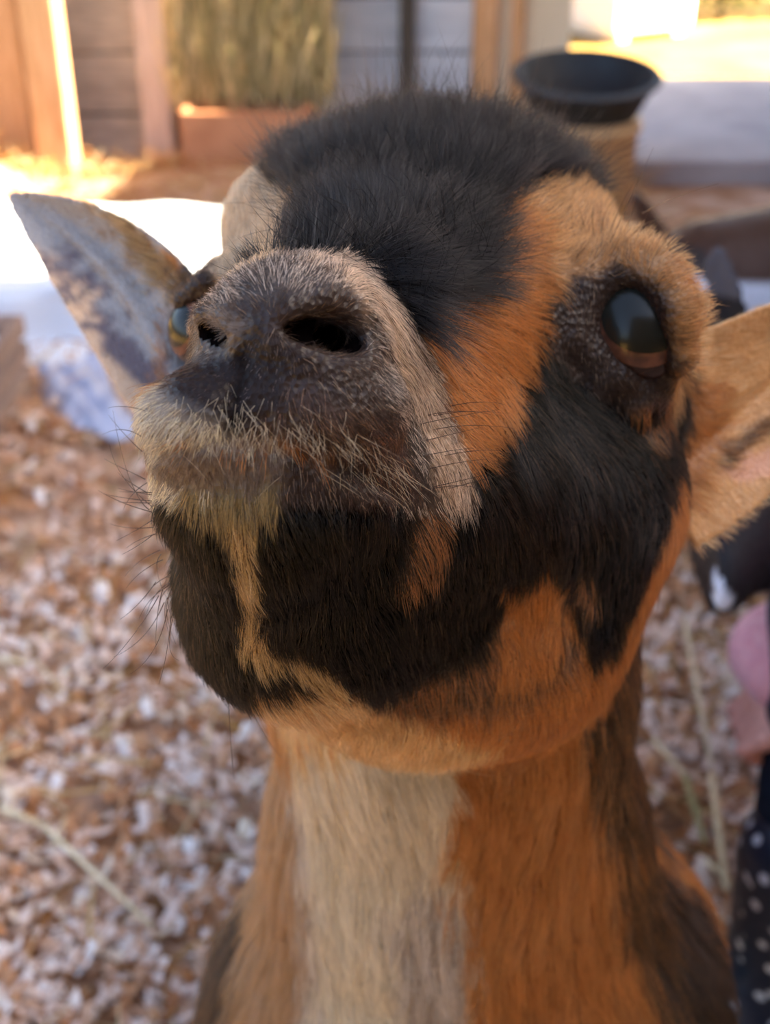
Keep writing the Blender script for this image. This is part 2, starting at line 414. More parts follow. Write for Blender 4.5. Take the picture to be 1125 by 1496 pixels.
VV, FF, off = [], [], 0
for V, F in parts:
    VV.append(Wd(V)); FF += [tuple(i+off for i in q[::-1]) for q in F]; off += len(V)      # (lens axes are left-handed)
VV.append(Vb); FF += [tuple(i+off for i in q) for q in Fb.tolist()]
VV = np.concatenate(VV) - np.array(goat_base)
me = np_mesh('goat_body_raw', VV, FF)
tmp = bpy.data.objects.new('raw', me); COL.objects.link(tmp)
md = tmp.modifiers.new('r', 'REMESH'); md.mode = 'VOXEL'; md.voxel_size = .0011; md.use_smooth_shade = True
ms = tmp.modifiers.new('s', 'SMOOTH'); ms.factor = .5; ms.iterations = 2
dg = bpy.context.evaluated_depsgraph_get(); body_me = bpy.data.meshes.new_from_object(tmp.evaluated_get(dg)); body_me.name = 'goat_body'
bpy.data.objects.remove(tmp); print('BODY verts', len(body_me.vertices))

goat = empty('goat', goat_base)
tag(goat, 'black and tan goat raising its muzzle close up, big brown eye, grizzled nose', 'goat')
def hexl(h):
    h = h.lstrip('#'); v = [int(h[i:i+2], 16)/255 for i in (0, 2, 4)]
    return np.array([x/12.92 if x < .04045 else ((x+.055)/1.055)**2.4 for x in v])
# class: base, second colour, share of second, length mm, lift, density, radius mm, skin
CL = {
 'T':  ('#b8733a', '#8a5228', .25, 8.5, .30, 1.0, .055, '#8a5a34'),
 'O':  ('#c08a55', '#6b4a30', .22, 9.0, .45, 1.0, .055, '#8f6a45'),
 'B':  ('#d0b08a', '#a88660', .3, 7.0, .30, 1.0, .055, '#a58a6c'),
 'F':  ('#110f0f', '#3e3834', .18, 19.0, .80, 1.3, .050, '#0c0a0a'),
 'k':  ('#0c0908', '#2a2220', .2, 1.2, .5, .4, .04, '#0c0908'),  # black skin and hair painting the shade of the philtrum groove
 'K':  ('#0f0d0c', '#5c4836', .09, 9.0, .28, 1.2, .050, '#0b0909'),
 'C':  ('#0d0c0b', '#544434', .09, 7.5, .38, 1.2, .050, '#0b0909'),
 'D':  ('#33241c', '#8a7058', .16, 3.2, .50, .9, .045, '#2a1e19'),
 'N':  ('#2c2120', '#7d6c66', .22, 1.5, .60, .55, .040, '#1f1715'),
 'G':  ('#32261f', '#ccb8a6', .38, 4.2, .40, 1.1, .050, '#3a302a'),
 'S':  ('#d2b69c', '#42342a', .30, 5.6, .32, 1.2, .052, '#9a8068'),
 'L':  ('#9a9084', '#e0d2ac', .40, 4.5, .45, 1.1, .048, '#6e655c'),
 'R':  ('#3e2a22', '#7c5a3e', .22, 5.0, .40, .9, .048, '#33241d'),
 'U':  ('#6a5c50', '#3a2e28', .35, 3.2, .50, 1.0, .045, '#5a4c42'),
 'Y':  ('#967c4e', '#5c4c36', .40, 7.0, .35, 1.1, .050, '#5c5034'),
 'M':  ('#a08050', '#c4a070', .30, 7.5, .50, 1.1, .055, '#6a4c2e'),
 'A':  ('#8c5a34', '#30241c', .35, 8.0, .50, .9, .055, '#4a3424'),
 'J':  ('#c89a62', '#dcbc88', .30, 10.0, .30, 1.0, .060, '#a07a4c'),
 'W':  ('#dccbac', '#b8a890', .30, 22.0, .22, .7, .085, '#b8a888'),
 'V':  ('#a89684', '#d0c4b4', .35, 22.0, .22, .7, .085, '#8c7c6c'),
 'Q':  ('#b87840', '#8c5228', .30, 22.0, .22, .7, .085, '#8a5a32'),
 'q':  ('#a87e58', '#8c6a4c', .35, 22.0, .22, .7, .085, '#846448'),
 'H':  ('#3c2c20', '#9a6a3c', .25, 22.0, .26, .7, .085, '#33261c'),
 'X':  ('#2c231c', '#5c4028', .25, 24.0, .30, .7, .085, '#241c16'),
 'E':  ('#bcbab8', '#8c8886', .30, 4.0, .35, .35, .050, '#8c8888'),
 'e':  ('#554a50', '#8a8084', .30, 4.0, .35, .25, .050, '#5a4e54'),
 'P':  ('#d8bc9c', '#c09a74', .30, 5.0, .25, .9, .055, '#c8a688'),
 'r':  ('#c49460', '#d8b688', .30, 6.0, .25, .9, .060, '#b08050'),
 'i':  ('#c08a6c', '#d4b08c', .30, 3.0, .25, .4, .055, '#b88468'),
}
KEYS = list(CL)
# where each colour of the coat and the painted philtrum shade lie: outlines on the head, later ones over earlier ones
MARKS = [
 ('T', [(300,140),(1010,140),(1030,560),(960,880),(760,1130),(330,1100),(200,700),(250,400)]),
 ('J', [(300,960),(330,1110),(740,1120),(760,1075),(640,1060),(560,1020),(430,1000)]),
 ('T', [(640,1010),(760,900),(900,960),(880,1040),(770,1110),(700,1075),(600,1040)]),
 ('O', [(730,262),(900,262),(960,330),(1010,440),(1020,560),(985,640),(940,640),(990,520),(960,400),(900,385),(850,400),(830,430),(800,400),(800,330)]),
 ('B', [(290,440),(280,380),(290,220),(370,215),(395,240),(440,290),(450,330),(425,380),(400,390),(330,430)]),
 ('F', [(385,262),(405,225),(440,120),(620,90),(800,100),(900,190),(915,262),(860,268),(800,262),(745,290),(715,335),(728,380),(700,415),(655,450),(620,485),(560,440),(500,400),(420,385),(405,372),(430,340),(445,310),(430,285)]),
 ('K', [(800,485),(830,470),(850,540),(890,590),(940,610),(975,590),(1000,540),(1015,520),(1010,620),(990,700),(965,800),(930,880),(900,950),(862,975),(850,930),(835,860),(805,830),(770,850),(740,850),(700,830),(640,790),(640,700),(690,678),(715,662),(742,620),(762,560),(775,515)]),
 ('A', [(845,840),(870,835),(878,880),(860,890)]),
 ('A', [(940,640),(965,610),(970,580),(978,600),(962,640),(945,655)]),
 ('C', [(150,700),(300,735),(400,735),(560,730),(640,745),(740,800),(745,880),(715,955),(650,1020),(600,1036),(540,1026),(480,990),(440,1010),(380,1022),(335,1025),(240,960),(160,840)]),
 ('D', [(800,430),(850,395),(900,385),(950,395),(990,440),(998,500),(990,560),(970,600),(930,600),(880,590),(840,550),(810,520),(790,470)]),
 ('O', [(900,372),(950,378),(990,420),(1006,480),(1004,540),(990,600),(978,600),(990,540),(990,480),(972,425),(940,398),(900,392)]),
 ('D', [(245,392),(305,385),(318,420),(300,470),(285,530),(245,530)]),
 ('G', [(300,470),(312,425),(345,395),(400,375),(470,362),(540,390),(590,450),(640,540),(670,640),(700,730),(650,770),(590,740),(560,700),(560,600),(540,540)]),
 ('D', [(285,470),(320,425),(400,400),(470,405),(530,440),(560,500),(600,560),(640,650),(650,740),(560,720),(480,650),(340,640),(240,600),(235,560),(262,500)]),
 ('G', [(300,440),(345,405),(420,390),(480,400),(500,425),(430,430),(360,440),(320,458)]),
 ('S', [(460,366),(515,372),(565,415),(610,480),(640,560),(652,620),(690,690),(688,740),(650,738),(625,660),(590,600),(560,575),(585,560),(575,520),(548,455),(500,405),(455,385)]),
 ('G', [(540,470),(580,520),(590,570),(625,650),(640,700),(610,690),(580,610),(550,560)]),
 ('U', [(285,500),(300,520),(360,500),(350,470),(330,455),(292,455),(280,475)]),
 ('N', [(245,560),(262,530),(330,508),(360,490),(400,500),(430,530),(470,545),(430,590),(370,640),(310,635),(270,610)]),
 ('k', [(360,478),(374,478),(358,530),(350,580),(346,632),(328,632),(334,580),(340,530)]),  # crease shade painted along the philtrum
 ('R', [(415,560),(460,555),(490,575),(480,600),(440,592)]),
 ('R', [(400,610),(470,590),(540,600),(590,660),(620,720),(590,730),(520,690),(440,655),(370,645),(370,625)]),
 ('L', [(200,600),(235,560),(262,590),(320,625),(400,640),(400,655),(335,648),(260,652),(212,668),(196,640)]),
 ('U', [(212,665),(260,655),(335,650),(420,660),(430,700),(400,730),(330,735),(260,720),(215,700)]),
 ('D', [(420,660),(500,680),(570,705),(600,735),(560,745),(480,735),(410,735)]),
 ('L', [(190,690),(260,700),(300,712),(270,740),(190,715)]),
 ('Y', [(250,708),(290,712),(330,715),(400,715),(410,745),(375,765),(372,800),(352,790),(335,800),(315,775),(290,748),(262,725)]),
 ('M', [(335,775),(372,775),(372,850),(368,900),(395,945),(440,958),(485,975),(500,1005),(455,1005),(420,975),(375,972),(352,940),(350,880),(335,820)]),
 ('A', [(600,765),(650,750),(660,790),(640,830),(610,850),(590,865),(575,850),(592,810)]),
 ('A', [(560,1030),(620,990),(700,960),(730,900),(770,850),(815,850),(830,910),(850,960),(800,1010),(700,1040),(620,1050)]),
 ('T', [(740,880),(770,845),(810,845),(825,900),(820,960),(780,1010),(730,1010),(720,950)]),
]
NECK = [
 ('Q', [(200,1090),(1125,900),(1125,1700),(200,1700)]),
 ('V', [(400,1090),(440,1080),(470,1496),(480,1700),(360,1700),(390,1300)]),
 ('q', [(250,1090),(420,1090),(440,1300),(440,1700),(300,1700),(300,1340)]),
 ('q', [(330,1340),(400,1180),(430,1496),(430,1700),(320,1700)]),
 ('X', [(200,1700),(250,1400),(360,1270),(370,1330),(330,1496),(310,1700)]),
 ('W', [(425,1080),(560,1085),(640,1110),(660,1250),(690,1400),(700,1700),(470,1700),(455,1300)]),
 ('V', [(560,1290),(660,1280),(690,1400),(690,1700),(600,1700),(580,1400)]),
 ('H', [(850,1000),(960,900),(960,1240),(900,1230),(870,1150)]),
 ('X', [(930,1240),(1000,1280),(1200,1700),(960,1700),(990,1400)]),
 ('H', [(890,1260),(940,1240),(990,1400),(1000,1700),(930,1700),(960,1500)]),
]
EARL = [
 ('E', [(0,250),(100,250),(320,420),(320,640),(150,600),(30,420)]),
 ('e', [(60,350),(110,360),(150,430),(200,500),(240,560),(200,575),(120,490),(75,410)]),
 ('e', [(200,520),(250,530),(250,580),(215,575)]),
 ('M', [(110,285),(200,330),(270,400),(280,470),(255,455),(190,365)]),
 ('P', [(60,380),(84,400),(128,470),(188,552),(245,588),(235,630),(150,600),(50,460)]),
]
EARR = [
 ('r', [(940,420),(1600,300),(1600,900),(900,900)]),
 ('T', [(990,560),(1060,560),(1060,640),(1000,760),(975,740)]),
 ('A', [(1050,665),(1090,628),(1160,590),(1160,604),(1095,648),(1058,684)]),
 ('i', [(1060,690),(1140,635),(1400,560),(1400,700),(1100,700),(1060,720)]),
]
FLOW = [(450,405,.2,-1),(400,395,-.1,-1),(330,440,-.6,-.8),(330,330,-.7,-.8),(430,250,-.5,-1),(520,200,-.15,-1),(600,250,.1,-1),(560,350,.1,-1),(700,180,.35,-1),(800,210,.9,-.6),
 (860,250,1,-.25),(640,430,1,-.2),(680,330,.6,-.7),(700,450,1,.1),(690,560,1,.4),(700,640,.8,.7),(800,330,.8,-.5),(780,430,1,0),(870,330,.4,-1),(930,350,.5,-1),(990,450,1,-.4),(830,470,-.2,.6),
 (850,520,.3,1),(930,600,.3,1),(980,600,.3,1),(850,650,.35,1),(760,640,.5,1),(950,800,.0,1),(850,850,.15,1),(720,800,.4,1),(680,760,.5,1),(520,800,.15,1),(500,950,.3,1),(400,880,.05,1),
 (300,880,-.3,1),(240,800,-.8,.7),(320,740,-.1,1),(230,710,-.8,.6),(360,850,0,1),(450,640,.15,1),(260,620,-.6,.8),(210,620,-1,.3),(540,650,.6,1),(600,700,.6,1),(600,480,.6,.7),(560,430,.7,.3),(640,600,.6,.8),
 (400,550,.05,1),(300,560,-.5,.8),(310,520,-.7,.4),(540,490,.9,.2),(540,590,.6,.8),(470,440,.2,-1),(330,690,-.1,1),(500,710,.4,1),(430,1000,.3,1),(450,1060,.3,1),(700,1060,.2,1),(800,980,.3,1),(640,830,.3,1),
 (600,1300,.02,1),(500,1200,-.03,1),(420,1200,-.1,1),(360,1400,-.35,1),(850,1200,.05,1),(750,1300,0,1),(980,1400,.4,1),(900,1450,.3,1),(600,1600,0,1),
 (120,400,-.9,-.7),(200,480,-.7,-.8),(220,400,-.8,-.6),(90,330,-.8,-.7),(1050,560,1,-.35),(1100,620,1,-.4),(1010,720,.6,.5)]

def inpoly(x, y, poly):
    ins = np.zeros(len(x), bool); n = len(poly)
    for i in range(n):
        x1, y1 = poly[i]; x2, y2 = poly[(i+1) % n]
        if y1 == y2: continue
        c = ((y1 > y) != (y2 > y)) & (x < (x2-x1)*(y-y1)/(y2-y1) + x1); ins ^= c
    return ins
bv = np.empty(len(body_me.vertices)*3, np.float32); body_me.vertices.foreach_get('co', bv); bv = bv.reshape(-1, 3) + np.array(goat_base)
body_me.calc_loop_triangles()
tri = np.empty(len(body_me.loop_triangles)*3, np.int32); body_me.loop_triangles.foreach_get('vertices', tri); tri = tri.reshape(-1, 3)
bvh = BVHTree.FromPolygons([tuple(v) for v in bv.tolist()], tri.tolist())
CAMP = Vector(cam.location)
def cast(px, py):
    v = P(px, py, 1.0); w = v[0]*CR + v[1]*CU + v[2]*CF
    h = bvh.ray_cast(CAMP, Vector(w).normalized()); return h
def away(p): return float((np.array(p)-np.array([0, 0, CAM_Z]))@CF)
def seeds(marks, step, x0, x1, y0, y1, dmin, dmax):
    gx, gy = np.meshgrid(np.arange(x0, x1, step), np.arange(y0, y1, step)); gx = gx.ravel() + RNG.uniform(-1, 1, gx.size)*step*.3; gy = gy.ravel() + RNG.uniform(-1, 1, gy.size)*step*.3
    k = -np.ones(len(gx), int)
    for key, poly in marks: k[inpoly(gx, gy, poly)] = KEYS.index(key)
    out = []
    for x, y, c in zip(gx, gy, k):
        if c < 0: continue
        h = cast(x, y)
        if h[0] is not None and dmin < away(h[0]) < dmax: out.append((h[0], c))
    return out
SD = seeds(MARKS, 9, 190, 1020, 120, 1100, .20, .43) + seeds(NECK, 16, 200, 1124, 980, 1496, .395, .70)
SD += seeds(EARL, 9, 0, 262, 260, 640, .375, .5) + seeds(EARR, 12, 1012, 1124, 440, 760, .3, .6)
# what lies behind: back of the skull and ears, trunk
for p, k in [((.02, .52, .80), 'F'), ((.05, .50, .78), 'F'), ((-.03, .48, .78), 'F'), ((.05, .56, .62), 'X'), ((.05, .62, .44), 'X'), ((.05, .8, .44), 'X'), ((.05, 1.0, .42), 'X'),
             ((-.06, .62, .36), 'Q'), ((.17, .62, .36), 'Q'), ((-.07, .85, .34), 'Q'), ((.18, .85, .34), 'Q'), ((-.06, .5, .1), 'X'), ((.15, .5, .1), 'X'), ((.05, .6, .19), 'W'), ((.05, .9, .17), 'W')]:
    SD.append((Vector(p), KEYS.index(k)))
kd = KDTree(len(SD))
for i, (p, c) in enumerate(SD): kd.insert(p, i)
kd.balance(); SC = [c for p, c in SD]; print('seeds', len(SD))
def classes(pts, amp=.0022):
    j = np.stack([vnoise(pts+o, 260) for o in (0, 7.3, 3.1)], 1)*amp + np.stack([vnoise(pts+o, 900) for o in (1, 5.3, 2.1)], 1)*amp*.6
    j = j*np.where(((pts-np.array([0, 0, CAM_Z]))@CF > .41)[:, None], 4.6, 1); q = pts + j; return np.array([SC[kd.find(v)[1]] for v in q.tolist()])
BASE = np.array([hexl(CL[k][0]) for k in KEYS]); ALT = np.array([hexl(CL[k][1]) for k in KEYS]); SKIN = np.array([hexl(CL[k][7]) for k in KEYS])
PAR = np.array([[CL[k][i] for i in (2, 3, 4, 5, 6)] for k in KEYS])
vc = classes(bv); scol = SKIN[vc].copy()
# dark nostril skin, blackened further to paint in the cavity's shade
def world(px, py, off=0.0, d=None):
    if d is None:
        h = cast(px, py); d = away(h[0]) if h[0] is not None else .26
    return Wd(P(px, py, d + off))[0]
NOS = [(np.array(cast(x, y)[0]), r) for x, y, r in ((425, 482, .0022), (442, 486, .0034), (462, 489, .0040), (482, 494, .0040), (500, 500, .0036), (515, 504, .0024), (300, 479, .0018), (310, 486, .0030), (320, 493, .0028), (327, 497, .0018))]
def dark(pts):
    m = np.zeros(len(pts), bool)
    for c, r in NOS: m |= ((pts-c)**2).sum(1) < r*r
    return m
me_attr = body_me.color_attributes.new('coat', 'FLOAT_COLOR', 'POINT')
# neighbours averaged a little so that skin colours meet softly
ne = np.empty(len(body_me.edges)*2, np.int32); body_me.edges.foreach_get('vertices', ne); ne = ne.reshape(-1, 2)
for _ in range(3):
    a = scol.copy(); n = np.ones(len(scol))
    for c in range(3): a[:, c] += np.bincount(ne[:, 0], scol[ne[:, 1], c], len(scol)) + np.bincount(ne[:, 1], scol[ne[:, 0], c], len(scol))
    n += np.bincount(ne[:, 0], minlength=len(scol)) + np.bincount(ne[:, 1], minlength=len(scol)); scol = a/n[:, None]
in_nose = dark(bv); scol[in_nose] = hexl('#0c0808')
me_attr.data.foreach_set('color', np.concatenate([scol, np.ones((len(scol), 1))], 1).astype(np.float32).ravel())
M_skin = mat_attr('goat_skin', 'coat', .42, .32, .8, 620, .0007)
body = link_mesh('goat_body', body_me, M_skin, goat)

# ---- eyes
def eye(name, C, r, look, label=None, irc=('#4a3026', '#1c1d18'), ia=52, pa=36):
    look = Vector(look).normalized(); q = look.to_track_quat('Z', 'Y')
    def cap(nm, rad, ang, m, parent, sx=1.0, a0=0):
        bm = bmesh.new(); seg, rg = 48, 20; top = bm.verts.new((0, 0, rad)); prev = None
        for i in range(1, rg+1):
            th = R(ang)*i/rg; ring = []
            for k in range(seg):
                a = 2*math.pi*k/seg; t = th*(1/math.sqrt((math.cos(a)/sx)**2 + math.sin(a)**2))
                ring.append(bm.verts.new((rad*math.sin(t)*math.cos(a), rad*math.sin(t)*math.sin(a), rad*math.cos(t))))
            for k in range(seg):
                if prev: bm.faces.new((prev[k], ring[k], ring[(k+1) % seg], prev[(k+1) % seg]))
                else: bm.faces.new((top, ring[k], ring[(k+1) % seg]))
            prev = ring
        return from_bm(nm, bm, m, parent, True)
    def gl(n, c, c2=None):
        m = mat(n, tuple(hexl(c)), .25, .25, col2=tuple(hexl(c2)) if c2 else None, scale=260)
        m.node_tree.nodes['Principled BSDF'].inputs['Coat Weight'].default_value = .12; m.node_tree.nodes['Principled BSDF'].inputs['Coat Roughness'].default_value = .04; return m
    bm = bmesh.new(); bmesh.ops.create_uvsphere(bm, u_segments=40, v_segments=24, radius=r)
    o = from_bm(name, bm, gl('eye_white', '#2a1814'), goat, True); o.location = Vector(C) - goat_base; o.rotation_mode = 'QUATERNION'; o.rotation_quaternion = q
    cap('iris', r*1.008, ia, gl('iris', irc[0], '#6a4432'), o); cap('pupil', r*1.016, pa, gl('pupil', irc[1]), o, 1.25)
    if label: o['label'] = label
    return o
e1 = Wd(EYE1[0])[0]; e2 = Wd(EYE2[0])[0]
def dirw(a): a = np.array(a, float); return a[0]*CR + a[1]*CU + a[2]*CF
eye('eye', e1, EYE1[1], dirw((.05, .10, -1)), 'large glossy dark brown eye')
eye('eye', e2, EYE2[1], dirw((-.85, .15, -.55)), 'narrow sliver of eye beside the nose')

# ---- coat of hair
def curves_object(name, pts, rad, col, m, parent):
    """pts (n, k, 3) world, rad (n, k), col (n, 3)"""
    n, k, _ = pts.shape; hc = bpy.data.hair_curves.new(name); hc.add_curves([k]*n)
    hc.attributes['position'].data.foreach_set('vector', (pts - np.array(goat_base if parent is goat else (0, 0, 0))).astype(np.float32).ravel())
    ra = hc.attributes.get('radius') or hc.attributes.new('radius', 'FLOAT', 'POINT'); ra.data.foreach_set('value', rad.astype(np.float32).ravel())
    ca = hc.attributes.new('hair_color', 'FLOAT_COLOR', 'CURVE'); ca.data.foreach_set('color', np.concatenate([col, np.ones((n, 1))], 1).astype(np.float32).ravel())
    hc.materials.append(m); o = bpy.data.objects.new(name, hc); COL.objects.link(o); o.parent = parent; return o
def hair_mat(name, rough=.27, spec=.35):
    m = bpy.data.materials.new(name); m.use_nodes = True; n = m.node_tree.nodes; l = m.node_tree.links; n.clear()
    out = n.new('ShaderNodeOutputMaterial'); a = n.new('ShaderNodeAttribute'); a.attribute_name = 'hair_color'
    hb = n.new('ShaderNodeBsdfHairPrincipled'); hb.model = 'CHIANG'; hb.parametrization = 'COLOR'; l.new(a.outputs['Color'], hb.inputs['Color'])
    hb.inputs['Roughness'].default_value = rough; hb.inputs['Radial Roughness'].default_value = .45; hb.inputs['IOR'].default_value = 1.46
    if 'Coat' in hb.inputs: hb.inputs['Coat'].default_value = 0
    df = n.new('ShaderNodeBsdfDiffuse'); l.new(a.outputs['Color'], df.inputs[0])
    mx = n.new('ShaderNodeMixShader'); mx.inputs[0].default_value = .5; l.new(df.outputs[0], mx.inputs[1]); l.new(hb.outputs[0], mx.inputs[2]); l.new(mx.outputs[0], out.inputs[0]); return m
M_hair = hair_mat('goat_hair')
def unit(v): return v/np.maximum(np.linalg.norm(v, axis=1, keepdims=True), 1e-9)
fl_p, fl_d = [], []
for x, y, dx, dy in FLOW:
    h = cast(x, y)
    if h[0] is None: continue
    p = np.array(h[0]); q = p + (dx*CR - dy*CU)*.01; nn = np.array(h[1]); t = q-p; t = t - nn*(t@nn); fl_p.append(p); fl_d.append(t/np.linalg.norm(t))
fl_p.append(np.array([.05, .8, .42])); fl_d.append(np.array([0, 1, -.2])); fl_p.append(np.array([.05, .55, .60])); fl_d.append(np.array([0, .5, -1]))
fl_p = np.array(fl_p); fl_d = np.array(fl_d)
def grow(N, seed):
    rg = np.random.default_rng(seed)
    A, B, C = bv[tri[:, 0]], bv[tri[:, 1]], bv[tri[:, 2]]; nr = np.cross(B-A, C-A); ar = np.linalg.norm(nr, axis=1)/2; nr = nr/(2*ar[:, None]+1e-12)
    ctr = (A+B+C)/3; dist = np.linalg.norm(ctr-np.array(CAMP), axis=1); vw = unit(np.array(CAMP)-ctr); facing = (nr*vw).sum(1)
    dens = PAR[vc[tri[:, 0]], 3]*ar
    dens *= np.where(facing > -.35, 1, .15)*np.clip((.33/dist)**1.5, .05, 1.6)
    dens *= ~in_nose[tri[:, 0]]
    ti = rg.choice(len(tri), N, p=dens/dens.sum()); u = rg.random(N); v = rg.random(N); fl = u+v > 1; u[fl] = 1-u[fl]; v[fl] = 1-v[fl]
    p = A[ti]*(1-u-v)[:, None] + B[ti]*u[:, None] + C[ti]*v[:, None]; nn = nr[ti]
    ok = np.ones(N, bool)
    for c, r in ((e1, EYE1[1]), (e2, EYE2[1])): ok &= np.linalg.norm(p-c, axis=1) > r*1.13
    p, nn = p[ok], nn[ok]; n = len(p); cl = classes(p, .0016)
    w = 1/(((p[:, None, :]-fl_p[None])**2).sum(2) + 2e-5)**2; d = (w[..., None]*fl_d[None]).sum(1)
    sw = np.stack([vnoise(p+o, 120) for o in (0, 4.4, 9.1)], 1)*.35 + np.stack([vnoise(p+o, 500) for o in (2, 6.4, 8.1)], 1)*.30 + rg.normal(0, .16, (n, 3))
    d = unit(unit(d) + sw); d = unit(d - nn*(d*nn).sum(1, keepdims=True))
    par = PAR[cl]; L = par[:, 1]*.001*rg.uniform(.55, 1.12, n)*(1 + .3*vnoise(p, 180)); lift = par[:, 2]*rg.uniform(.6, 1.4, n)
    alt = rg.random(n) < par[:, 0]; col = np.where(alt[:, None], ALT[cl], BASE[cl])*rg.uniform(.72, 1.25, (n, 1))*(1 + .18*vnoise(p, 150))[:, None]
    K = 6; s = np.linspace(0, 1, K); pts = np.zeros((n, K, 3)); pts[:, 0] = p - nn*.0003; cur = pts[:, 0].copy()
    cv = rg.normal(0, .13, (n, 3)); g = np.array([0, 0, -.10])
    for k in range(1, K):
        a = lift*(1.35 - .95*s[k]); dr = unit(d + nn*a[:, None] + cv*s[k] + g*s[k]*(L/.02)[:, None]); cur = cur + dr*(L/(K-1))[:, None]; pts[:, k] = cur
    # tips gather into small locks
    if True:
        cell = np.floor((p + np.stack([vnoise(p+o, 400) for o in (0, 3.3, 6.6)], 1)*.0008)/np.where(par[:, 1] > 20, .0085, np.where(par[:, 1] > 15, .0045, .0024))[:, None]).astype(np.int64)
        key = cell[:, 0]*73856093 ^ cell[:, 1]*19349663 ^ cell[:, 2]*83492791; _, inv = np.unique(key, return_inverse=True); cnt = np.bincount(inv).astype(float)
        for k in range(2, K):
            mean = np.stack([np.bincount(inv, pts[:, k, c])/cnt for c in range(3)], 1)[inv]; off = pts[:, k]-mean
            fac = (.5*s[k]**1.3)*np.where(par[:, 1] > 20, 1.45, np.where(par[:, 1] > 5, 1, .3)); pts[:, k] -= off*fac[:, None]
    rad = (par[:, 4]*.001*rg.uniform(.7, 1.2, n))[:, None]*(1 - .85*s**2)[None]
    return pts, rad, np.clip(col, 0, 1)
if FUR:
    pts, rad, col = grow(int(os.environ.get('NH', 420000)), 5)
    # a loose topknot of longer hairs on the crown
    n0 = 7000; rg = np.random.default_rng(9); fv = np.where((vc == KEYS.index('F')) & (bv[:, 2] > .70))[0]; rv_ = rg.choice(fv, n0)
    pr = bv[rv_] + rg.normal(0, .0006, (n0, 3)); ctr_ = Wd(P(640, 430, .40))[0]; nn_ = unit(pr-ctr_); fd = unit((nn_ - dirw((0, 0, -1))*(nn_@dirw((0, 0, -1)))[:, None]) + .45*nn_ + np.array([0, 0, .35]))
    fd = unit(fd + rg.normal(0, .22, (n0, 3)) + np.stack([vnoise(pr+o, 110) for o in (0, 4.4, 9.1)], 1)*.35); K = 6; L_ = rg.uniform(.008, .019, n0)*(1+.4*vnoise(pr, 90)); L_[rg.random(n0) < .06] *= 1.5
    cv = rg.normal(0, .3, (n0, 3)); tp = np.zeros((n0, K, 3)); tp[:, 0] = pr; sK = np.linspace(0, 1, K)
    for k in range(1, K): tp[:, k] = tp[:, k-1] + unit(fd + cv*sK[k])*(L_/(K-1))[:, None]
    pts = np.concatenate([pts, tp]); rad = np.concatenate([rad, np.tile((.00006*(1-.85*sK**2))[None], (n0, 1))]); col = np.concatenate([col, BASE[KEYS.index('F')]*rg.uniform(.7, 1.6, (n0, 1))])
    fur = curves_object('fur', pts, rad, col, M_hair, goat); fur['kind'] = 'stuff'
# whiskers: single long hairs
def whiskers(name, L, col, r=.00011, label=None):
    K = 10; pts = []
    for line in L:
        h = cast(*line[0]); d0 = away(h[0]) if h[0] is not None else line[-1]; d1 = line[-1]; c = [np.array(q, float) for q in line[:-1]]; o = []
        for i in range(K):
            t = i/(K-1)
            if len(c) == 2: q = c[0]*(1-t)+c[1]*t
            else: q = (1-t)**2*c[0] + 2*t*(1-t)*c[1] + t*t*c[2]
            o.append(Wd(P(q[0], q[1], d0*(1-t)+d1*t))[0])
        pts.append(o)
    pts = np.array(pts); s = np.linspace(0, 1, K); rad = np.tile((r*(1-.8*s))[None], (len(pts), 1))
    o = curves_object(name, pts, rad, np.tile(hexl(col), (len(pts), 1)), M_hair, goat); o['kind'] = 'stuff'
    if label: o['label'] = label
    return o
rw_ = random.Random(4)
WL = [((232,870),(200,930),(150,978),.255), ((240,880),(215,940),(165,960),.25), ((245,890),(232,960),(190,985),.26), ((252,905),(240,960),(262,965),.26), ((228,850),(200,890),(175,905),.25),
      ((225,770),(190,775),(160,765),.25), ((222,740),(170,700),(160,650),.25), ((218,745),(185,720),(165,600),.25), ((215,720),(180,700),(172,690),.25), ((212,700),(170,680),(152,670),.245),
      ((208,660),(185,640),(158,606),.245), ((210,640),(180,618),(150,635),.245), ((212,600),(180,590),(158,596),.25), ((225,780),(200,800),(178,810),.26), ((333,1010),(336,1080),(342,1140),.33),
      ((360,1020),(385,1080),(412,1108),.33), ((215,705),(190,720),(180,745),.25), ((222,760),(200,775),(170,790),.25), ((250,900),(245,960),(232,1000),.27), ((238,860),(226,900),(228,955),.26)]
for i in range(16):
    y = rw_.uniform(690, 880); x = 212 + max(0, y-760)*.28; L_ = rw_.uniform(35, 85); a = rw_.uniform(.6, 2.6) if y > 800 else rw_.uniform(-.6, .8)
    WL.append(((x+10, y), (x-L_*.5*math.cos(a*.6), y+L_*.5*math.sin(a)*.6), (x-L_*math.cos(a*.8), y+L_*math.sin(a*.8)), .25))
for i in range(12):
    x = rw_.uniform(640, 690); y = rw_.uniform(580, 720); WL.append(((x-30, y), (x+20, y-12), (x+rw_.uniform(50, 90), y-rw_.uniform(-5, 30)), .28))
whiskers('whiskers', WL, '#2c1e18')
BR = [((885,355),(905,300),(925,268),.33), ((893,352),(915,300),(955,215),.32), ((938,312),(985,285),(1050,268),.33), ((878,350),(880,300),(905,285),.34), ((868,345),(862,310),(870,290),.34),
      ((905,350),(930,310),(928,270),.33), ((915,352),(945,325),(950,300),.33), ((840,345),(832,320),(838,300),.34), ((856,342),(850,315),(845,300),.34), ((826,350),(815,330),(818,310),.34), ((925,335),(950,322),(975,318),.34)]
whiskers('brow_hairs', BR, '#3a2618', .00013)
LH = []; lipx = [205, 250, 335, 400, 450, 520, 575]; lipy = [628, 618, 618, 624, 632, 658, 690]
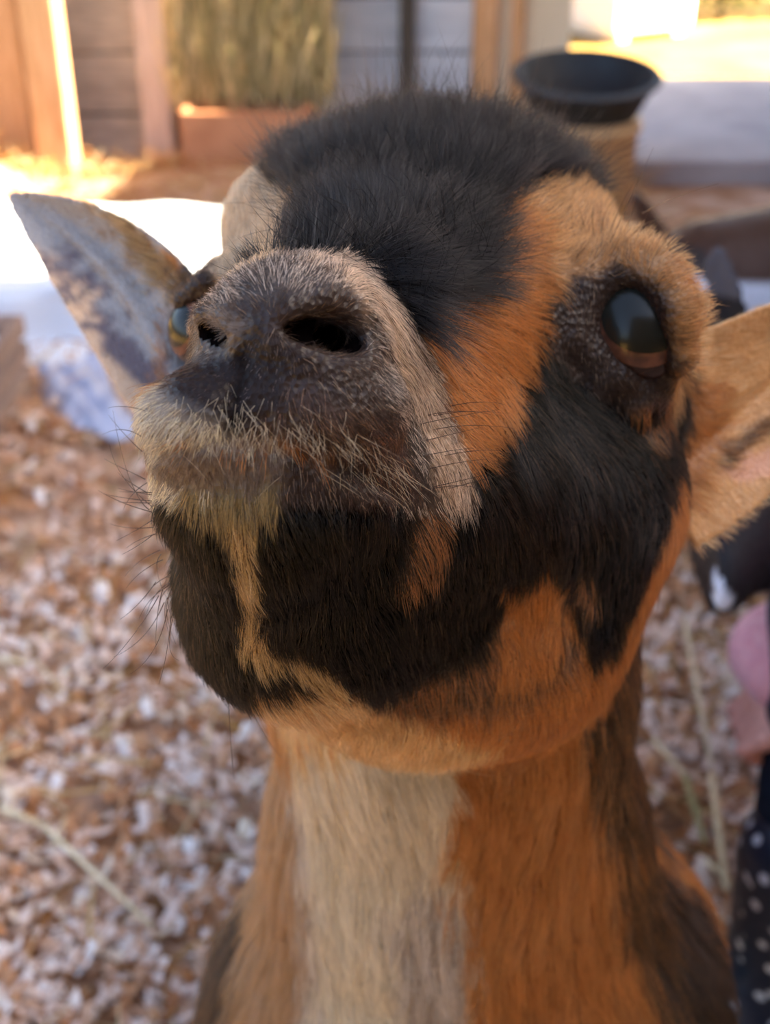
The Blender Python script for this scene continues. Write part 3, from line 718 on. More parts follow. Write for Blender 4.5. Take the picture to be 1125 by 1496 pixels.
for i in range(300):
    x = rw_.uniform(206, 590); y = float(np.interp(x, lipx, lipy)) + rw_.gauss(2, 20); L_ = rw_.uniform(16, 50); dx = (x-340)/240*.8 + rw_.gauss(0, .55); h = cast(x, y)
    if h[0] is None: continue
    d = away(h[0]); LH.append(((x, y), (x+dx*L_*.5, y+L_*.45), (x+dx*L_*.9+rw_.gauss(0, 3), y+L_*.9), d - rw_.uniform(.001, .006)))
whiskers('lip_hairs', LH, '#ac9c80', .000055)
# ================================================================ other animals
def field_mesh(fld, world_axes=True):
    V, F_ = fld.mesh(); return V, F_
def animal_fur(name, me_, base, parent, n, length, cols, down=(0, 0, -1), seed=3, rad=.00016, pick=None):
    rg = np.random.default_rng(seed); v = np.empty(len(me_.vertices)*3, np.float32); me_.vertices.foreach_get('co', v); v = v.reshape(-1, 3)+np.array(base)
    me_.calc_loop_triangles(); t = np.empty(len(me_.loop_triangles)*3, np.int32); me_.loop_triangles.foreach_get('vertices', t); t = t.reshape(-1, 3)
    A, B, C = v[t[:, 0]], v[t[:, 1]], v[t[:, 2]]; nr = np.cross(B-A, C-A); ar = np.linalg.norm(nr, axis=1); nr = nr/(ar[:, None]+1e-12)
    ti = rg.choice(len(t), n, p=ar/ar.sum()); u = rg.random(n); w = rg.random(n); fl = u+w > 1; u[fl] = 1-u[fl]; w[fl] = 1-w[fl]
    p = A[ti]*(1-u-w)[:, None]+B[ti]*u[:, None]+C[ti]*w[:, None]; nn = nr[ti]
    d = np.array(down, float)[None]+rg.normal(0, .2, (n, 3)); d = unit(d-nn*(d*nn).sum(1, keepdims=True)); K = 4; pts = np.zeros((n, K, 3)); pts[:, 0] = p-nn*.0006
    L = length*rg.uniform(.6, 1.1, n)
    for k in range(1, K): pts[:, k] = pts[:, k-1] + unit(d+nn*(.45-.1*k))*(L/(K-1))[:, None]
    col = pick(p)*rg.uniform(.7, 1.3, (n, 1)); s = np.linspace(0, 1, K)
    hc_base = np.array(base)
    o = curves_object(name, pts - hc_base, np.tile((rad*(1-.8*s))[None], (n, 1)), np.clip(col, 0, 1), M_hair, parent); o['kind'] = 'stuff'; return o
def skinned(V, F_, pick, name, parent, base):
    me_ = np_mesh(name, V-np.array(base), F_)
    for p in me_.polygons: p.use_smooth = True
    ca = me_.color_attributes.new('coat', 'FLOAT_COLOR', 'POINT'); c = pick(V); ca.data.foreach_set('color', np.concatenate([c, np.ones((len(c), 1))], 1).astype(np.float32).ravel())
    return link_mesh(name, me_, M_skin, parent), me_
def wp(px, py, d): return Wd(P(px, py, d))[0]
def legs(fl, spots, top, ra):
    for (x, y), hind in spots:
        if hind:
            fl.cone((x, y, top), ra*1.9, (x, y-.045, top*.68), ra*1.15, .02); fl.cone((x, y-.045, top*.68), ra*1.1, (x, y+.05, top*.44), ra*.6, .01)
            fl.cone((x, y+.05, top*.44), ra*.58, (x, y+.03, .045), ra*.45, .01); fl.cone((x, y+.03, .045), ra*.55, (x, y+.012, .012), ra*.7, .008)
        else:
            fl.cone((x, y, top), ra*1.4, (x, y-.01, top*.6), ra*.75, .02); fl.cone((x, y-.01, top*.6), ra*.7, (x, y, .045), ra*.45, .01); fl.cone((x, y, .045), ra*.55, (x, y-.012, .012), ra*.7, .008)
# --- black goat bending its head beside the big one
bb = Vector((.86, 1.22, 0)); fl = Field((.20, .60, -.01), (1.40, 1.60, .76), .007)
hd = wp(1118, 590, .90); mz = wp(1036, 838, .80); jw = wp(1090, 800, .84)
fl.cone(hd, .050, wp(1100, 690, .87), .046, .02); fl.cone(wp(1100, 690, .87), .044, mz, .0265, .02); fl.cone(jw, .034, mz, .019, .015)
fl.ell(mz + np.array([0, 0, -.004]), (.026, .026, .018), .01)
fl.cone(hd, .046, (.66, 1.10, .40), .078, .03); fl.cone((.66, 1.10, .40), .082, (.76, 1.18, .36), .12, .04); fl.cone((.76, 1.18, .36), .12, (1.12, 1.32, .36), .125, .03)
legs(fl, [((.72, 1.08), 0), ((.70, 1.26), 0), ((1.14, 1.22), 1), ((1.10, 1.42), 1)], .30, .030)
V, F_ = fl.mesh()
Ve, Fe = ear_mesh(P(1062, 500, .90), P(1050, 352, .88), (1, .15, -.5), .021, .006, .001, n=24, m=13, th=.003, bend=(-.004, 0, 0), wprof=lw)
Ve2, Fe2 = ear_mesh(P(1175, 520, .93), P(1290, 400, .95), (1, 1, 0), .0185, .006, .001, n=24, m=13, th=.003, wprof=lw)
Va = np.concatenate([V, Wd(Ve), Wd(Ve2)]); Fa = F_.tolist() + [tuple(i+len(V) for i in q[::-1]) for q in Fe] + [tuple(i+len(V)+len(Ve) for i in q[::-1]) for q in Fe2]
raw = bpy.data.objects.new('raw', np_mesh('raw', Va, Fa)); COL.objects.link(raw); md = raw.modifiers.new('r', 'REMESH'); md.mode = 'VOXEL'; md.voxel_size = .004; sm = raw.modifiers.new('s', 'SMOOTH'); sm.iterations = 3
m2 = bpy.data.meshes.new_from_object(raw.evaluated_get(bpy.context.evaluated_depsgraph_get())); bpy.data.objects.remove(raw)
Va = np.empty(len(m2.vertices)*3, np.float32); m2.vertices.foreach_get('co', Va); Va = Va.reshape(-1, 3); Fa = [tuple(p.vertices) for p in m2.polygons]
wpatch = [(wp(1030, 838, .78), .0085), (wp(1040, 858, .775), .0085), (wp(1052, 880, .78), .008)]; tpatch = [(wp(993, 806, .80), .012), (wp(1010, 830, .79), .009)]; epatch = wp(1022, 370, .89)
def pick_black(p):
    c = np.tile(hexl('#1d1a1e'), (len(p), 1)); c[(p[:, 2] > .64) & (p[:, 0] < .30)] = hexl('#44444e'); c[vnoise(p, 14) > .45] = hexl('#2e2420')
    for q, r_ in tpatch: c[((p-q)**2).sum(1) < r_*r_] = hexl('#a08870')
    for q, r_ in wpatch: c[((p-q)**2).sum(1) < r_*r_] = hexl('#c4d0e8')
    return c
bg_ = empty('goat', bb); tag(bg_, 'black goat with a white patch on its muzzle lowering its head at the right edge', 'goat')
o, me_b = skinned(Va, Fa, pick_black, 'goat_body', bg_, bb)
animal_fur('fur', me_b, bb, bg_, 26000, .011, None, (0, 0, -1), 3, .00022, pick_black)
for q in (wp(1072, 640, .835), wp(1150, 640, .86)):
    bm = bmesh.new(); bmesh.ops.create_uvsphere(bm, u_segments=20, v_segments=12, radius=.011); oe = from_bm('eye', bm, mat('dark_eye', dye('#120c0a'), .1, .6), bg_, True); oe.location = Vector(q)-bb
# --- brown goat behind, side on
rb = Vector((.80, 1.70, 0)); fl = Field((.25, 1.35, -.01), (1.50, 2.00, .78), .009)
fl.cone((.46, 1.66, .355), .098, (.72, 1.68, .375), .118, .04); fl.cone((.72, 1.68, .375), .118, (1.0, 1.72, .40), .105, .04)
fl.cone((1.0, 1.72, .42), .075, (1.14, 1.72, .60), .050, .04); fl.ell((1.19, 1.70, .64), (.065, .045, .048), .02); fl.cone((1.2, 1.69, .63), .036, (1.29, 1.66, .59), .022, .02)
fl.cone((.38, 1.65, .42), .020, (.335, 1.64, .49), .010, .02)
for (x, y, hind) in ((.44, 1.60, 1), (.45, 1.74, 1), (.98, 1.64, 0), (.99, 1.78, 0)):
    fl.cone((x, y, .30), .052 if hind else .04, (x+(.03 if hind else 0), y, .2), .028, .02); fl.cone((x+(.03 if hind else 0), y, .2), .026, (x-(.03 if hind else 0), y, .13), .018, .01)
    fl.cone((x-(.03 if hind else 0), y, .13), .017, (x-.01, y, .045), .014, .01); fl.cone((x-.01, y, .045), .016, (x, y, .012), .021, .008)
V, F_ = fl.mesh()
def pick_brown(p):
    c = np.tile(hexl('#452c20'), (len(p), 1)); nz = vnoise(p, 9)*.03
    c[(p[:, 0] < .43) & (p[:, 2] < .43)] = hexl('#2c2320')
    c[(p[:, 2]+nz < .40) & (p[:, 0] < .95)] = hexl('#c8ccda'); return c
rg_ = empty('goat', rb); tag(rg_, 'brown goat with a pale belly standing side on behind the black goat', 'goat')
o, me_r = skinned(V, F_, pick_brown, 'goat_body', rg_, rb)
animal_fur('fur', me_r, rb, rg_, 14000, .016, None, (-.6, 0, -1), 4, .0004, pick_brown)
for sy in (-1, 1):
    Ve, Fe = ear_mesh((0, 0, 0), (.02, .085*sy, -.015), (1, 0, .3), .018, .006, .001, n=16, m=9, th=.003, wprof=lw)
    oe = link_mesh('ear', np_mesh('ear', Ve, Fe), mat('brown_ear', dye('#4a3428'), .8), rg_); oe.location = Vector((1.16, 1.70+.035*sy, .655))-rb
    bm = bmesh.new(); bmesh.ops.create_uvsphere(bm, u_segments=16, v_segments=10, radius=.011); oe = from_bm('eye', bm, mat('dark_eye', dye('#120c0a'), .1, .6), rg_, True); oe.location = Vector((1.222, 1.695+.038*sy, .655))-rb
# ================================================================ seated person
pb = Vector((.60, .92, 0)); person = empty('person', pb)
tag(person, 'seated person in a pink fleece, navy trousers and speckled dark boots', 'person')
def sk(name, segs, m, h=.006, lo=(.22, .35, -.01), hi=(1.05, 1.0, 1.18), ells=(), k=.02, cut=()):
    fl = Field(lo, hi, h)
    for a, ra, b, rb_ in segs: fl.cone(a, ra, b, rb_, k)
    for c, r_ in ells: fl.ell(c, r_, k)
    for a, ra, b, rb_ in cut: fl.cone(a, ra, b, rb_, .004, 's')
    V, F_ = fl.mesh(); me_ = np_mesh(name, V-np.array(pb), F_)
    for p in me_.polygons: p.use_smooth = True
    return link_mesh(name, me_, m, person)
M_pink = mat('pink_fleece', dye('#e8a4a8'), .95, .1, col2=dye('#dc9098'), scale=90, bump=.8, sheen=.4); M_navy = mat('navy_cloth', dye('#1c2536'), .9, .15, col2=dye('#141c2a'), scale=60, bump=.3)
M_fair = mat('fair_skin', dye('#d89a88'), .55, .3); M_hairp = mat('brown_hair', dye('#4a3020'), .6, .3, col2=dye('#2e1c12'), scale=60, stretch=(1, 1, .1), bump=.6)
kn = np.array([.345, .745, .44]); kn2 = np.array([.42, .56, .45]); an = np.array([.335, .715, .12]); an2 = np.array([.43, .55, .12]); hip = np.array([.70, .70, .42]); hip2 = np.array([.70, .58, .42])
hand = wp(1136, 1030, .965)
sho = np.array([.66, .79, .80]); sho2 = np.array([.66, .49, .80]); elb = np.array([.53, .82, .52]); elb2 = np.array([.55, .46, .54]); hand2 = np.array([.42, .54, .54])
neck = np.array([.65, .64, .87]); head = np.array([.615, .64, .98])
wr_ = hand + np.array([.012, .0, .045])
# one continuous body under the clothes, with a face
fingers = []
fh = Field((.24, .66, .20), (.64, .92, .60), .0025)
fh.cone(elb, .027, wr_, .019, .01); fh.cone(wr_, .019, hand, .021, .01); fh.ell(hand, (.022, .028, .022), .008)
for i, (dy, L_, dz) in enumerate(((-.021, .034, .006), (-.008, .040, .002), (.006, .038, 0), (.019, .030, -.002))):
    a = hand + np.array([-.014, dy, -.006+dz]); b = a + np.array([-.010, dy*.15, -L_*.5]); c_ = b + np.array([.006, 0, -L_*.5]); fh.cone(a, .0082, b, .0075, .003); fh.cone(b, .0075, c_, .0062, .003)
a = hand + np.array([.0, -.024, .006]); b = a + np.array([-.018, -.012, -.010]); fh.cone(a, .010, b, .0085, .005); fh.cone(b, .0085, b + np.array([-.014, .004, -.014]), .0068, .003)
Vh, Fh = fh.mesh()
fp = Field((.30, .38, .03), (.95, .95, 1.15), .006)
for a, ra, b, rb_ in ((hip, .07, np.array([.69, .66, .6]), .07), (hip2, .07, np.array([.69, .62, .6]), .07), (np.array([.69, .64, .5]), .08, np.array([.66, .64, .80]), .08), (neck-np.array([0, 0, .05]), .038, neck+np.array([0, 0, .05]), .033), (hip, .06, kn, .043), (hip2, .06, kn2, .043),
                      (kn, .04, an, .026), (kn2, .04, an2, .026), (sho, .035, elb, .028), (sho2, .035, elb2, .028), (elb2, .026, hand2, .018), (sho, .04, sho2, .04), (sho, .03, elb, .027)): fp.cone(a, ra, b, rb_, .02)
fp.ell(head, (.078, .064, .092), .02); fp.ell(head+np.array([-.035, 0, -.045]), (.04, .042, .04), .02); fp.cone(head+np.array([-.078, 0, .002]), .006, head+np.array([-.090, 0, -.020]), .009, .008)
fp.ell(head+np.array([-.068, 0, -.048]), (.012, .022, .006), .006); fp.ell(head+np.array([0, -.066, -.01]), (.012, .007, .02), .006); fp.ell(head+np.array([0, .066, -.01]), (.012, .007, .02), .006)
fp.ell(hand2, (.028, .02, .02), .01)
for dy in (-.018, -.006, .006, .018): fp.cone(hand2+np.array([-.015, dy, -.005]), .0085, hand2+np.array([-.04, dy*1.1, -.035]), .0075, .003)
fp.cone(hand2+np.array([0, .02, 0]), .009, hand2+np.array([-.025, .035, -.015]), .008, .003)
Vp, Fp = fp.mesh(); me_ = np_mesh('body', np.concatenate([Vp, Vh])-np.array(pb), np.concatenate([Fp, Fh+len(Vp)]))
for p in me_.polygons: p.use_smooth = True
link_mesh('body', me_, M_fair, person)
for dy in (-.026, .026):
    bm = bmesh.new(); bmesh.ops.create_uvsphere(bm, u_segments=14, v_segments=8, radius=.011); oe = from_bm('eye', bm, mat('person_eye', dye('#3a2a20'), .15, .5), person, True); oe.location = Vector(head+np.array([-.068, dy, .006]))-pb
sk('hair', [(head+np.array([.012, 0, .02]), .080, head+np.array([.035, 0, -.05]), .060), (head+np.array([.05, 0, -.05]), .035, head+np.array([.07, 0, -.16]), .02)], M_hairp, .006, cut=[(head+np.array([-.09, 0, -.05]), .075, head+np.array([-.09, 0, .0]), .045)])
slv = wp(1142, 955, .965)
sk('jacket', [((.71, .69, .44), .088, (.69, .67, .66), .092), ((.71, .59, .44), .088, (.69, .61, .66), .092), ((.69, .64, .66), .10, (.66, .64, .80), .085), (sho, .058, sho2, .058), (sho, .052, elb, .044), (sho2, .052, elb2, .044),
              (elb, .046, slv, .036), (slv, .036, hand+np.array([.002, 0, .030]), .029), (elb2, .044, hand2+np.array([.04, 0, .01]), .034), (neck-np.array([0, 0, .04]), .055, neck-np.array([0, 0, .01]), .045)], M_pink, .005)
sk('trousers', [((.72, .69, .41), .088, (.72, .59, .41), .088), (hip, .078, kn, .060), (hip2, .078, kn2, .060), (kn, .056, an+np.array([.0, 0, .07]), .040), (kn2, .056, an2+np.array([0, 0, .07]), .040)], M_navy, .006)
def boot(x, y):
    M_boot = mat('boot_rubber', dye('#1a2230'), .35, .5); nn_ = M_boot.node_tree; vo = nn_.nodes.new('ShaderNodeTexVoronoi'); vo.inputs['Scale'].default_value = 55; tc = nn_.nodes.new('ShaderNodeTexCoord'); nn_.links.new(tc.outputs['Object'], vo.inputs[0])
    cr = nn_.nodes.new('ShaderNodeValToRGB'); cr.color_ramp.elements[0].color = (*dye('#c8ccd4'), 1); cr.color_ramp.elements[1].color = (*dye('#1c2434'), 1); cr.color_ramp.elements[0].position = .22; cr.color_ramp.elements[1].position = .3
    nn_.links.new(vo.outputs['Distance'], cr.inputs[0]); nn_.links.new(cr.outputs[0], nn_.nodes['Principled BSDF'].inputs['Base Color'])
    b_ = sk('boot', [((x, y, .05), .042, (x-.005, y, .225), .050), ((x+.01, y, .045), .042, (x-.11, y, .038), .036)], M_boot, .004, (x-.2, y-.1, -.004), (x+.1, y+.1, .30), k=.02)
    s_ = sk('sole', [((x+.02, y, .012), .036, (x-.11, y, .012), .034)], mat('sole_rubber', dye('#9aa4ae'), .6), .004, (x-.2, y-.1, -.004), (x+.1, y+.1, .022), k=.01); s_.parent = b_; return b_
boot(.335, .71); boot(.43, .55)
st = empty('stool', (.73, .64, 0)); tag(st, 'low wooden stool under the seated person', 'stool')
box('seat', (-.14, -.15, .27), (.14, .15, .305), M_pine, st, .006)
for a in (-.11, .09):
    for b in (-.12, .10): box('leg', (a, b, 0), (a+.025, b+.025, .27), M_pine, st, .002)
# ================================================================ furniture of the barn
def strands(name, N, gen, cols, parent=None, seed=1, w=.0016, flat=True):
    rg = np.random.default_rng(seed); A, B, ww = gen(rg, N); d = unit(B-A); up = rg.normal(0, 1, A.shape); sd_ = unit(np.cross(d, up))*ww[:, None]; tp = unit(np.cross(sd_, d))*ww[:, None]*.5
    mid = (A+B)/2 + unit(rg.normal(0, 1, A.shape))*np.linalg.norm(B-A, axis=1)[:, None]*.04
    V = np.stack([A+sd_, A-sd_, A+tp, mid+sd_, mid-sd_, mid+tp, B+sd_*.6, B-sd_*.6, B+tp*.6], 1).reshape(-1, 3); o = np.arange(len(A))[:, None]*9; F_ = []
    for a in (0, 3):
        for i, j in ((0, 1), (1, 2), (2, 0)): F_.append(o+np.array([[a+i, a+j, a+3+j, a+3+i]]))
    F_ = np.concatenate(F_); me_ = np_mesh(name, V, F_); ca = me_.color_attributes.new('coat', 'FLOAT_COLOR', 'POINT')
    c = np.array([hexl(x) for x in cols])[rg.integers(0, len(cols), len(A))]*rg.uniform(.75, 1.2, (len(A), 1)); c = np.repeat(c, 9, 0); ca.data.foreach_set('color', np.concatenate([np.clip(c, 0, 1), np.ones((len(c), 1))], 1).astype(np.float32).ravel())
    ob = link_mesh(name, me_, M_straw, parent); ob['kind'] = 'stuff'; return ob
M_straw = mat_attr('straw', 'coat', .75, .25)
hv = np.vectorize(heap)
# hay stack and the trough under it
hx0, hx1 = X(250, 3.6, 100), X(486, 3.6, 100)
hay = empty('hay_stack', ((hx0+hx1)/2, 3.68, .20)); tag(hay, 'stack of green-gold hay standing behind the brown trough', 'hay')
bm = bmesh.new(); add_box(bm, (-(hx1-hx0)/2+.03, -.09, .0), ((hx1-hx0)/2-.02, .12, .85), .02, .01); from_bm('bale', bm, mat('hay_core', dye('#8c7c4c'), .95, .05, col2=dye('#564a28'), scale=20, stretch=(4, 4, 1), bump=1), hay)
def gh(rg, N):
    x = rg.uniform(hx0, hx1, N)-hay.location.x; y = -.10 + rg.uniform(-.03, .02, N); z = rg.uniform(-.02, .72, N); A = np.stack([x, y, z], 1)
    return A, A+np.stack([rg.normal(0, .025, N), rg.normal(0, .012, N), rg.uniform(.08, .2, N)], 1), rg.uniform(.001, .0035, N)
strands('strands', 3800, gh, ['#d8c490', '#bcae78', '#ecd8a8', '#8c8258', '#e0c48c'], hay, 3)
tx0, tx1 = X(264, 3.45, 200), X(452, 3.45, 200)
tr = empty('feed_trough', ((tx0+tx1)/2, 3.53, .0)); tag(tr, 'reddish brown feed trough below the hay', 'trough'); M_tr = mat('trough_clay', dye('#c88c66'), .7, .25, col2=dye('#b07450'), scale=8, bump=.3)
wv = (tx1-tx0)/2
box('front_panel', (-wv, -.08, .02), (wv, -.06, .215), M_tr, tr, .006); box('back_panel', (-wv, .06, .02), (wv, .08, .215), M_tr, tr, .006)
box('end_panel', (-wv, -.06, .02), (-wv+.02, .06, .215), M_tr, tr, .005); box('end_panel', (wv-.02, -.06, .02), (wv, .06, .215), M_tr, tr, .005); box('bottom_panel', (-wv+.02, -.06, .02), (wv-.02, .06, .04), M_tr, tr, .003)
# tan bucket with the black pan on it
bk_ = atY(843, 200, 3.32); bkt = empty('bucket', (bk_.x, 3.32, 0)); tag(bkt, 'tan bucket standing in the straw under a black pan', 'bucket')
bm = bmesh.new(); lathe(bm, [(.145, 0), (.150, .02), (.158, .20), (.166, .205), (.166, .222), (.158, .226), (.150, .226), (.142, .04)], 48); from_bm('shell', bm, mat('tan_plastic', dye('#c8a478'), .5, .4, col2=dye('#b8946a'), scale=6, bump=.1), bkt, True)
bm = bmesh.new(); lathe(bm, [(.162, .228), (.162, .236), (.02, .238)], 48); from_bm('lid', bm, mat('tan_lid', dye('#c2a078'), .5, .4), bkt)
rot = Matrix.Rotation(R(8), 3, 'X')
pan = empty('feed_pan', (bk_.x+.012, 3.32, .268)); tag(pan, 'black rubber feed pan resting on the tan bucket', 'feed pan')
bm = bmesh.new(); lathe(bm, [(.125, -.022), (.140, -.020), (.178, .060), (.186, .063), (.190, .070), (.186, .078), (.176, .078), (.168, .066), (.132, -.006), (.02, -.010)], 56, rot=rot); from_bm('dish', bm, mat('black_rubber', dye('#20242a'), .6, .4, col2=dye('#2c3238'), scale=12, bump=.2), pan, True)
bm = bmesh.new()
for i in range(56):
    a = 2*math.pi*i/56; b = 2*math.pi*(i+1)/56
q0 = [rot @ Vector((.188*math.cos(2*math.pi*i/56), .188*math.sin(2*math.pi*i/56), .071)) for i in range(56)]
rv = []
for i, p in enumerate(q0):
    c_ = [bm.verts.new(p + rot @ Vector((.007*math.cos(t)*math.cos(2*math.pi*i/56), .007*math.cos(t)*math.sin(2*math.pi*i/56), .007*math.sin(t)))) for t in (0, 1.57, 3.14, 4.71)]; rv.append(c_)
for i in range(56):
    a, b = rv[i], rv[(i+1) % 56]
    for j in range(4): bm.faces.new((a[j], a[(j+1) % 4], b[(j+1) % 4], b[j]))
from_bm('rim', bm, mat('black_rim', dye('#3a424c'), .5, .4), pan, True)
# low platform under a white sheet
pl = empty('low_platform', (-.95, 2.56, 0)); tag(pl, 'low wooden platform hidden under the white sheet', 'platform')
for i in range(6): box('plank', (-.72, -.25+i*.084, .105), (.68, -.17+i*.084, .128), M_pine, pl, .003)
for sx in (-.6, 0, .58): box('bearer', (sx-.03, -.25, 0), (sx+.03, .25, .103), M_pine, pl, .003)
def sheet():
    bm = bmesh.new(); nu, nv = 90, 80; g_ = []
    for j in range(nv+1):
        v = j/nv; row = []
        for i in range(nu+1):
            u = i/nu; x = -.80 + 1.52*u; s_ = v*.80           # arc length from the back edge over the front edge to the floor
            wv_ = .006*math.sin(x*17+2*v) + .004*math.sin(x*31+5*v)
            if s_ < .52: y = .26 - s_; z = .142 + wv_*.6 + .004*math.sin(s_*25+x*8)
            elif s_ < .56: t = (s_-.52)/.04*math.pi/2; y = -.26-.02*math.sin(t); z = .142-.02*(1-math.cos(t)) + wv_*.5
            elif s_ < .66: y = -.28 - .05*(s_-.56) + wv_*1.2; z = .122-(s_-.56)*.95
            else: y = -.285-(s_-.66)*.9 + wv_; z = .026 + abs(wv_)*.5
            row.append(bm.verts.new((x, y, z)))
        g_.append(row)
    for j in range(nv):
        for i in range(nu): bm.faces.new((g_[j][i], g_[j][i+1], g_[j+1][i+1], g_[j+1][i]))
    o = from_bm('sheet', bm, mat('white_sheet', dye('#e4e8f0'), .85, .15), None, True); sol = o.modifiers.new('t', 'SOLIDIFY'); sol.thickness = .004; sol.offset = -1
    o.location = pl.location; return o
tag(sheet(), 'white sheet draped over the low platform, bright in the sun', 'sheet')
# crumpled pale cloth in front of it
cp = ground(125, 590); bm = bmesh.new(); n_ = 46; g_ = []
for j in range(n_+1):
    row = []
    for i in range(n_+1):
        u = i/n_*2-1; v = j/n_*2-1; rr = 1-.18*math.sin(3*math.atan2(v, u)+1); x = u*.062*rr + v*.03; y = -v*.17*rr; e_ = max(0, 1-max(abs(u), abs(v))**4)
        row.append(bm.verts.new((x, y, .012 + e_*(.022 + .014*math.sin(u*6+v*4)*math.cos(v*7-u*2)))))
    g_.append(row)
for j in range(n_):
    for i in range(n_): bm.faces.new((g_[j][i], g_[j][i+1], g_[j+1][i+1], g_[j+1][i]))
cl_ = from_bm('cloth', bm, mat('pale_cloth', dye('#b4bcd4'), .85, .15), None, True); cl_.modifiers.new('t', 'SOLIDIFY').thickness = .004; cl_.location = (cp.x, cp.y, heap(cp.x, cp.y)-.004); cl_.rotation_euler = (0, 0, R(14))
tag(cl_, 'crumpled pale blue cloth lying on the bedding left of the goat', 'cloth')
# slatted crate at the left edge
cx = ground(28, 706); cr_ = empty('crate', (cx.x-.27, cx.y+.16, 0)); tag(cr_, 'weathered wooden crate cut off by the left edge', 'crate')
M_cr = mat('crate_wood', dye('#a48c80'), .85, .15, col2=dye('#8c766a'), scale=12, stretch=(1, 1, 6), bump=.3)
for z0, z1 in ((.02, .07), (.085, .115), (.13, .165)):
    box('slat', (-.22, -.16, z0), (.22, -.145, z1), M_cr, cr_, .002); box('slat', (-.22, .145, z0), (.22, .16, z1), M_cr, cr_, .002)
    box('slat', (.205, -.143, z0), (.22, .143, z1), M_cr, cr_, .002); box('slat', (-.22, -.143, z0), (-.205, .143, z1), M_cr, cr_, .002)
for a in (-.19, .175):
    for b in (-.144, .129): box('corner_post', (a, b, .0), (a+.015, b+.015, .16), M_cr, cr_, .002)
box('base', (-.2, -.14, .02), (.2, .14, .032), M_cr, cr_, .002)
# outside: white bin made up for the sunlit glare, shrubs
bx = atY(905, 40, 6.2); bn = empty('sun_catch_bin', (bx.x, 6.2, 0)); tag(bn, 'made-up white bin outside the doorway, turned to catch the sun', 'bin'); rz = Matrix.Rotation(R(-32), 3, 'Z')
M_wh = mat('white_plastic', dye('#f4f2ee'), .5, .4); box('tank', (-.24, -.24, .03), (.24, .24, .95), M_wh, bn, .03, rot=None); box('lid', (-.25, -.25, .95), (.25, .25, 1.0), M_wh, bn, .015)
for a in (-.2, .14): box('runner', (a, -.22, 0), (a+.06, .22, .03), M_wh, bn, .004)
bn.rotation_euler = (0, 0, R(32))
M_leaf = mat('olive_leaf', dye('#6a6c38'), .7, .2, col2=dye('#4c5028'), scale=30)
def shrub(x, y, s_, seed, label):
    sh = empty('shrub', (x, y, -.02)); tag(sh, label, 'shrub', None); rg = np.random.default_rng(seed); bm = bmesh.new()
    for i in range(7):
        a = i*.9; r_ = bmesh.ops.create_cone(bm, cap_ends=True, segments=6, radius1=.012, radius2=.005, depth=s_*.8)
        bmesh.ops.transform(bm, matrix=Matrix.Translation((.1*s_*math.cos(a), .1*s_*math.sin(a), s_*.4)) @ Matrix.Rotation(.3*math.cos(a), 4, 'Y') @ Matrix.Rotation(-.3*math.sin(a), 4, 'X'), verts=r_['verts'])
    from_bm('stem', bm, M_dark, sh); N = 2200; p = unit(rg.normal(0, 1, (N, 3)))*rg.uniform(.4, 1, (N, 1))**.5*np.array([.5, .45, .5])*s_ + np.array([0, 0, .55*s_]); a = unit(rg.normal(0, 1, (N, 3))); b = unit(np.cross(a, rg.normal(0, 1, (N, 3))))
    a = a*.035*s_; b = b*.018*s_; V = np.stack([p-a, p+b, p+a, p-b], 1).reshape(-1, 3); V = V + 0; o = link_mesh('leaves', np_mesh('leaves', V, np.arange(N*4).reshape(-1, 4)), M_leaf, sh); o['kind'] = 'stuff'
q = atY(1060, 20, 6.6); shrub(q.x, 6.7, .75, 1, 'olive shrub outside the doorway right of the white bin'); shrub(q.x+1.1, 7.0, .9, 2, 'larger olive shrub furthest right outside the doorway')
# ---- bedding: shavings and straw
def spread(rg, N, near=1.6):
    y = .12 + (rg.random(N)**near)*2.55; hw = .42 + y*.42; x = rg.uniform(-1, 1, N)*hw; return x, y
rg = np.random.default_rng(11); N = 22000; x, y = spread(rg, N, 1.35); z = hv(x, y)
sz = rg.uniform(.006, .016, N); th_ = rg.uniform(0, 6.28, N); curl = rg.uniform(.3, 1.6, N); tl = rg.normal(0, .5, (N, 2)); V = []
for i, s_ in enumerate(np.linspace(-1, 1, 5)):
    for sd_ in (-1, 1):
        lx = s_*sz; ly = sd_*sz*.5; lz = curl*sz*.6*(s_**2) + tl[:, 0]*lx*.6 + tl[:, 1]*ly*.8
        V.append(np.stack([x+lx*np.cos(th_)-ly*np.sin(th_), y+lx*np.sin(th_)+ly*np.cos(th_), z+lz+rg.random(1)*0+.002+sz*.35], 1))
V = np.stack(V, 1).reshape(-1, 3); F_ = np.concatenate([np.arange(N)[:, None]*10+np.array([[2*i, 2*i+1, 2*i+3, 2*i+2]]) for i in range(4)])
me_ = np_mesh('wood_shavings', V, F_); ca = me_.color_attributes.new('coat', 'FLOAT_COLOR', 'POINT'); pc = np.array([hexl(c) for c in ['#ecd6c8', '#e2c4b0', '#d0a688', '#c08c64', '#f4e8e0', '#a87048', '#e6d0b8']])
pn = vnoise(np.stack([x, y, z], 1), 7); ci = rg.choice(7, N, p=[.24, .2, .15, .11, .14, .06, .10]); ci = np.where((pn > .35) & (rg.random(N) < .6), 3, ci); ci = np.where((y > 1.5) & (rg.random(N) < .5), 2, ci)
c = np.repeat(pc[ci], 10, 0); ca.data.foreach_set('color', np.concatenate([c, np.ones((len(c), 1))], 1).astype(np.float32).ravel())
sv = link_mesh('wood_shavings', me_, M_straw); sv.modifiers.new('t', 'SOLIDIFY').thickness = .0006
tag(sv, 'pale curled wood shavings spread over the floor', 'shavings', kind='stuff')
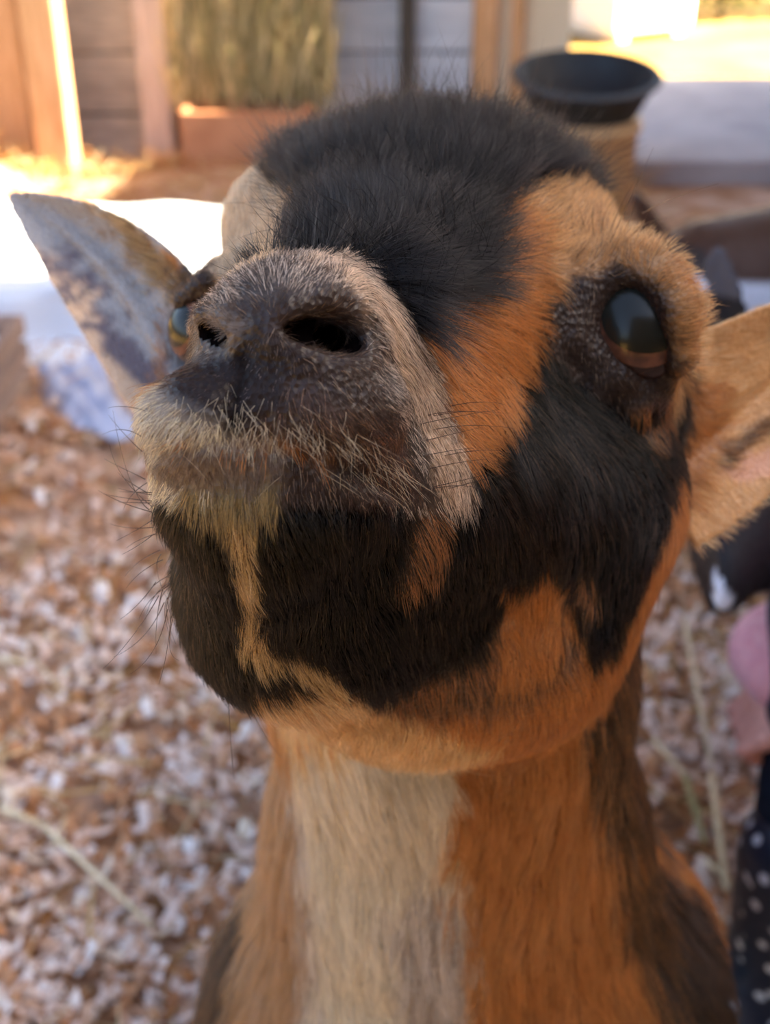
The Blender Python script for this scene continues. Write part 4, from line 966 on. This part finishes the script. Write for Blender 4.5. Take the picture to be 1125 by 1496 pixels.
def gs(rg, N):
    x, y = spread(rg, N, 1.0); y = y*1.0; k = N//2; y[:k] = rg.uniform(2.9, 3.68, k); x[:k] = rg.uniform(-1.6, .72, k); L_ = rg.uniform(.03, .12, N); a = rg.uniform(0, 3.14, N); z = hv(x, y) + .006 + rg.random(N)*.012
    A = np.stack([x, y, z], 1); t = np.where(np.arange(N) < k, rg.normal(.25, .35, N), rg.normal(0, .08, N)); return A, A+np.stack([np.cos(a)*L_, np.sin(a)*L_, t*L_*.6+.002], 1), rg.uniform(.0009, .0022, N)
st = strands('straw', 9000, gs, ['#d8b47c', '#c89858', '#b87c40', '#e4cca0', '#a06c3c'], None, 8); tag(st, 'loose golden straw heaped along the back of the floor', 'straw', kind='stuff')
LS = [((0, 1180), (62, 1205), .006, 'pale straw stalk entering from the left edge above the floor'), ((62, 1205), (222, 1352), .005, 'longest pale straw stalk lying on the shavings at lower left'), ((96, 1195), (75, 1240), .003, 'short straw crossing the longest pale stalk'), ((0, 962), (40, 968), .007, 'blunt pale straw piece at the left edge beside the chin'), ((50, 965), (95, 1010), .003, 'thin straw sloping away from the blunt pale piece'),
      ((1000, 905), (1040, 1120), .004, 'upright pale straw between the goat and the pink sleeve'), ((955, 1080), (1000, 1130), .005, 'pale straw against the right side of the neck'), ((1040, 1130), (1062, 1300), .007, 'broad pale straw left of the dark boot'), ((1000, 1130), (1030, 1230), .006, 'greenish straw left of the broad pale straw'), ((985, 1322), (1060, 1345), .008, 'white-tipped straw lying by the boot toe'), ((1030, 1255), (1070, 1290), .004, 'short straw stub leaning at the boot')]
for (a, b, r_, lab) in LS:
    A = ground(*a, .03); B = ground(*b, .03); v = (B-A); bm = bmesh.new(); L_ = v.length
    rr_ = r_*.6; lathe(bm, [(rr_*.8, 0), (rr_, L_*.05), (rr_*.95, L_*.48), (rr_*1.15, L_*.5), (rr_*.92, L_*.52), (rr_*.8, L_)], 8, rot=v.to_track_quat('Z', 'Y').to_matrix())
    o = from_bm('straw_stalk', bm, mat('stalk', dye('#dcc8a4') if 'green' not in lab else dye('#9c9468'), .6, .3), None, True); o.location = A; tag(o, lab, 'straw', 'long straw stalks on the floor')
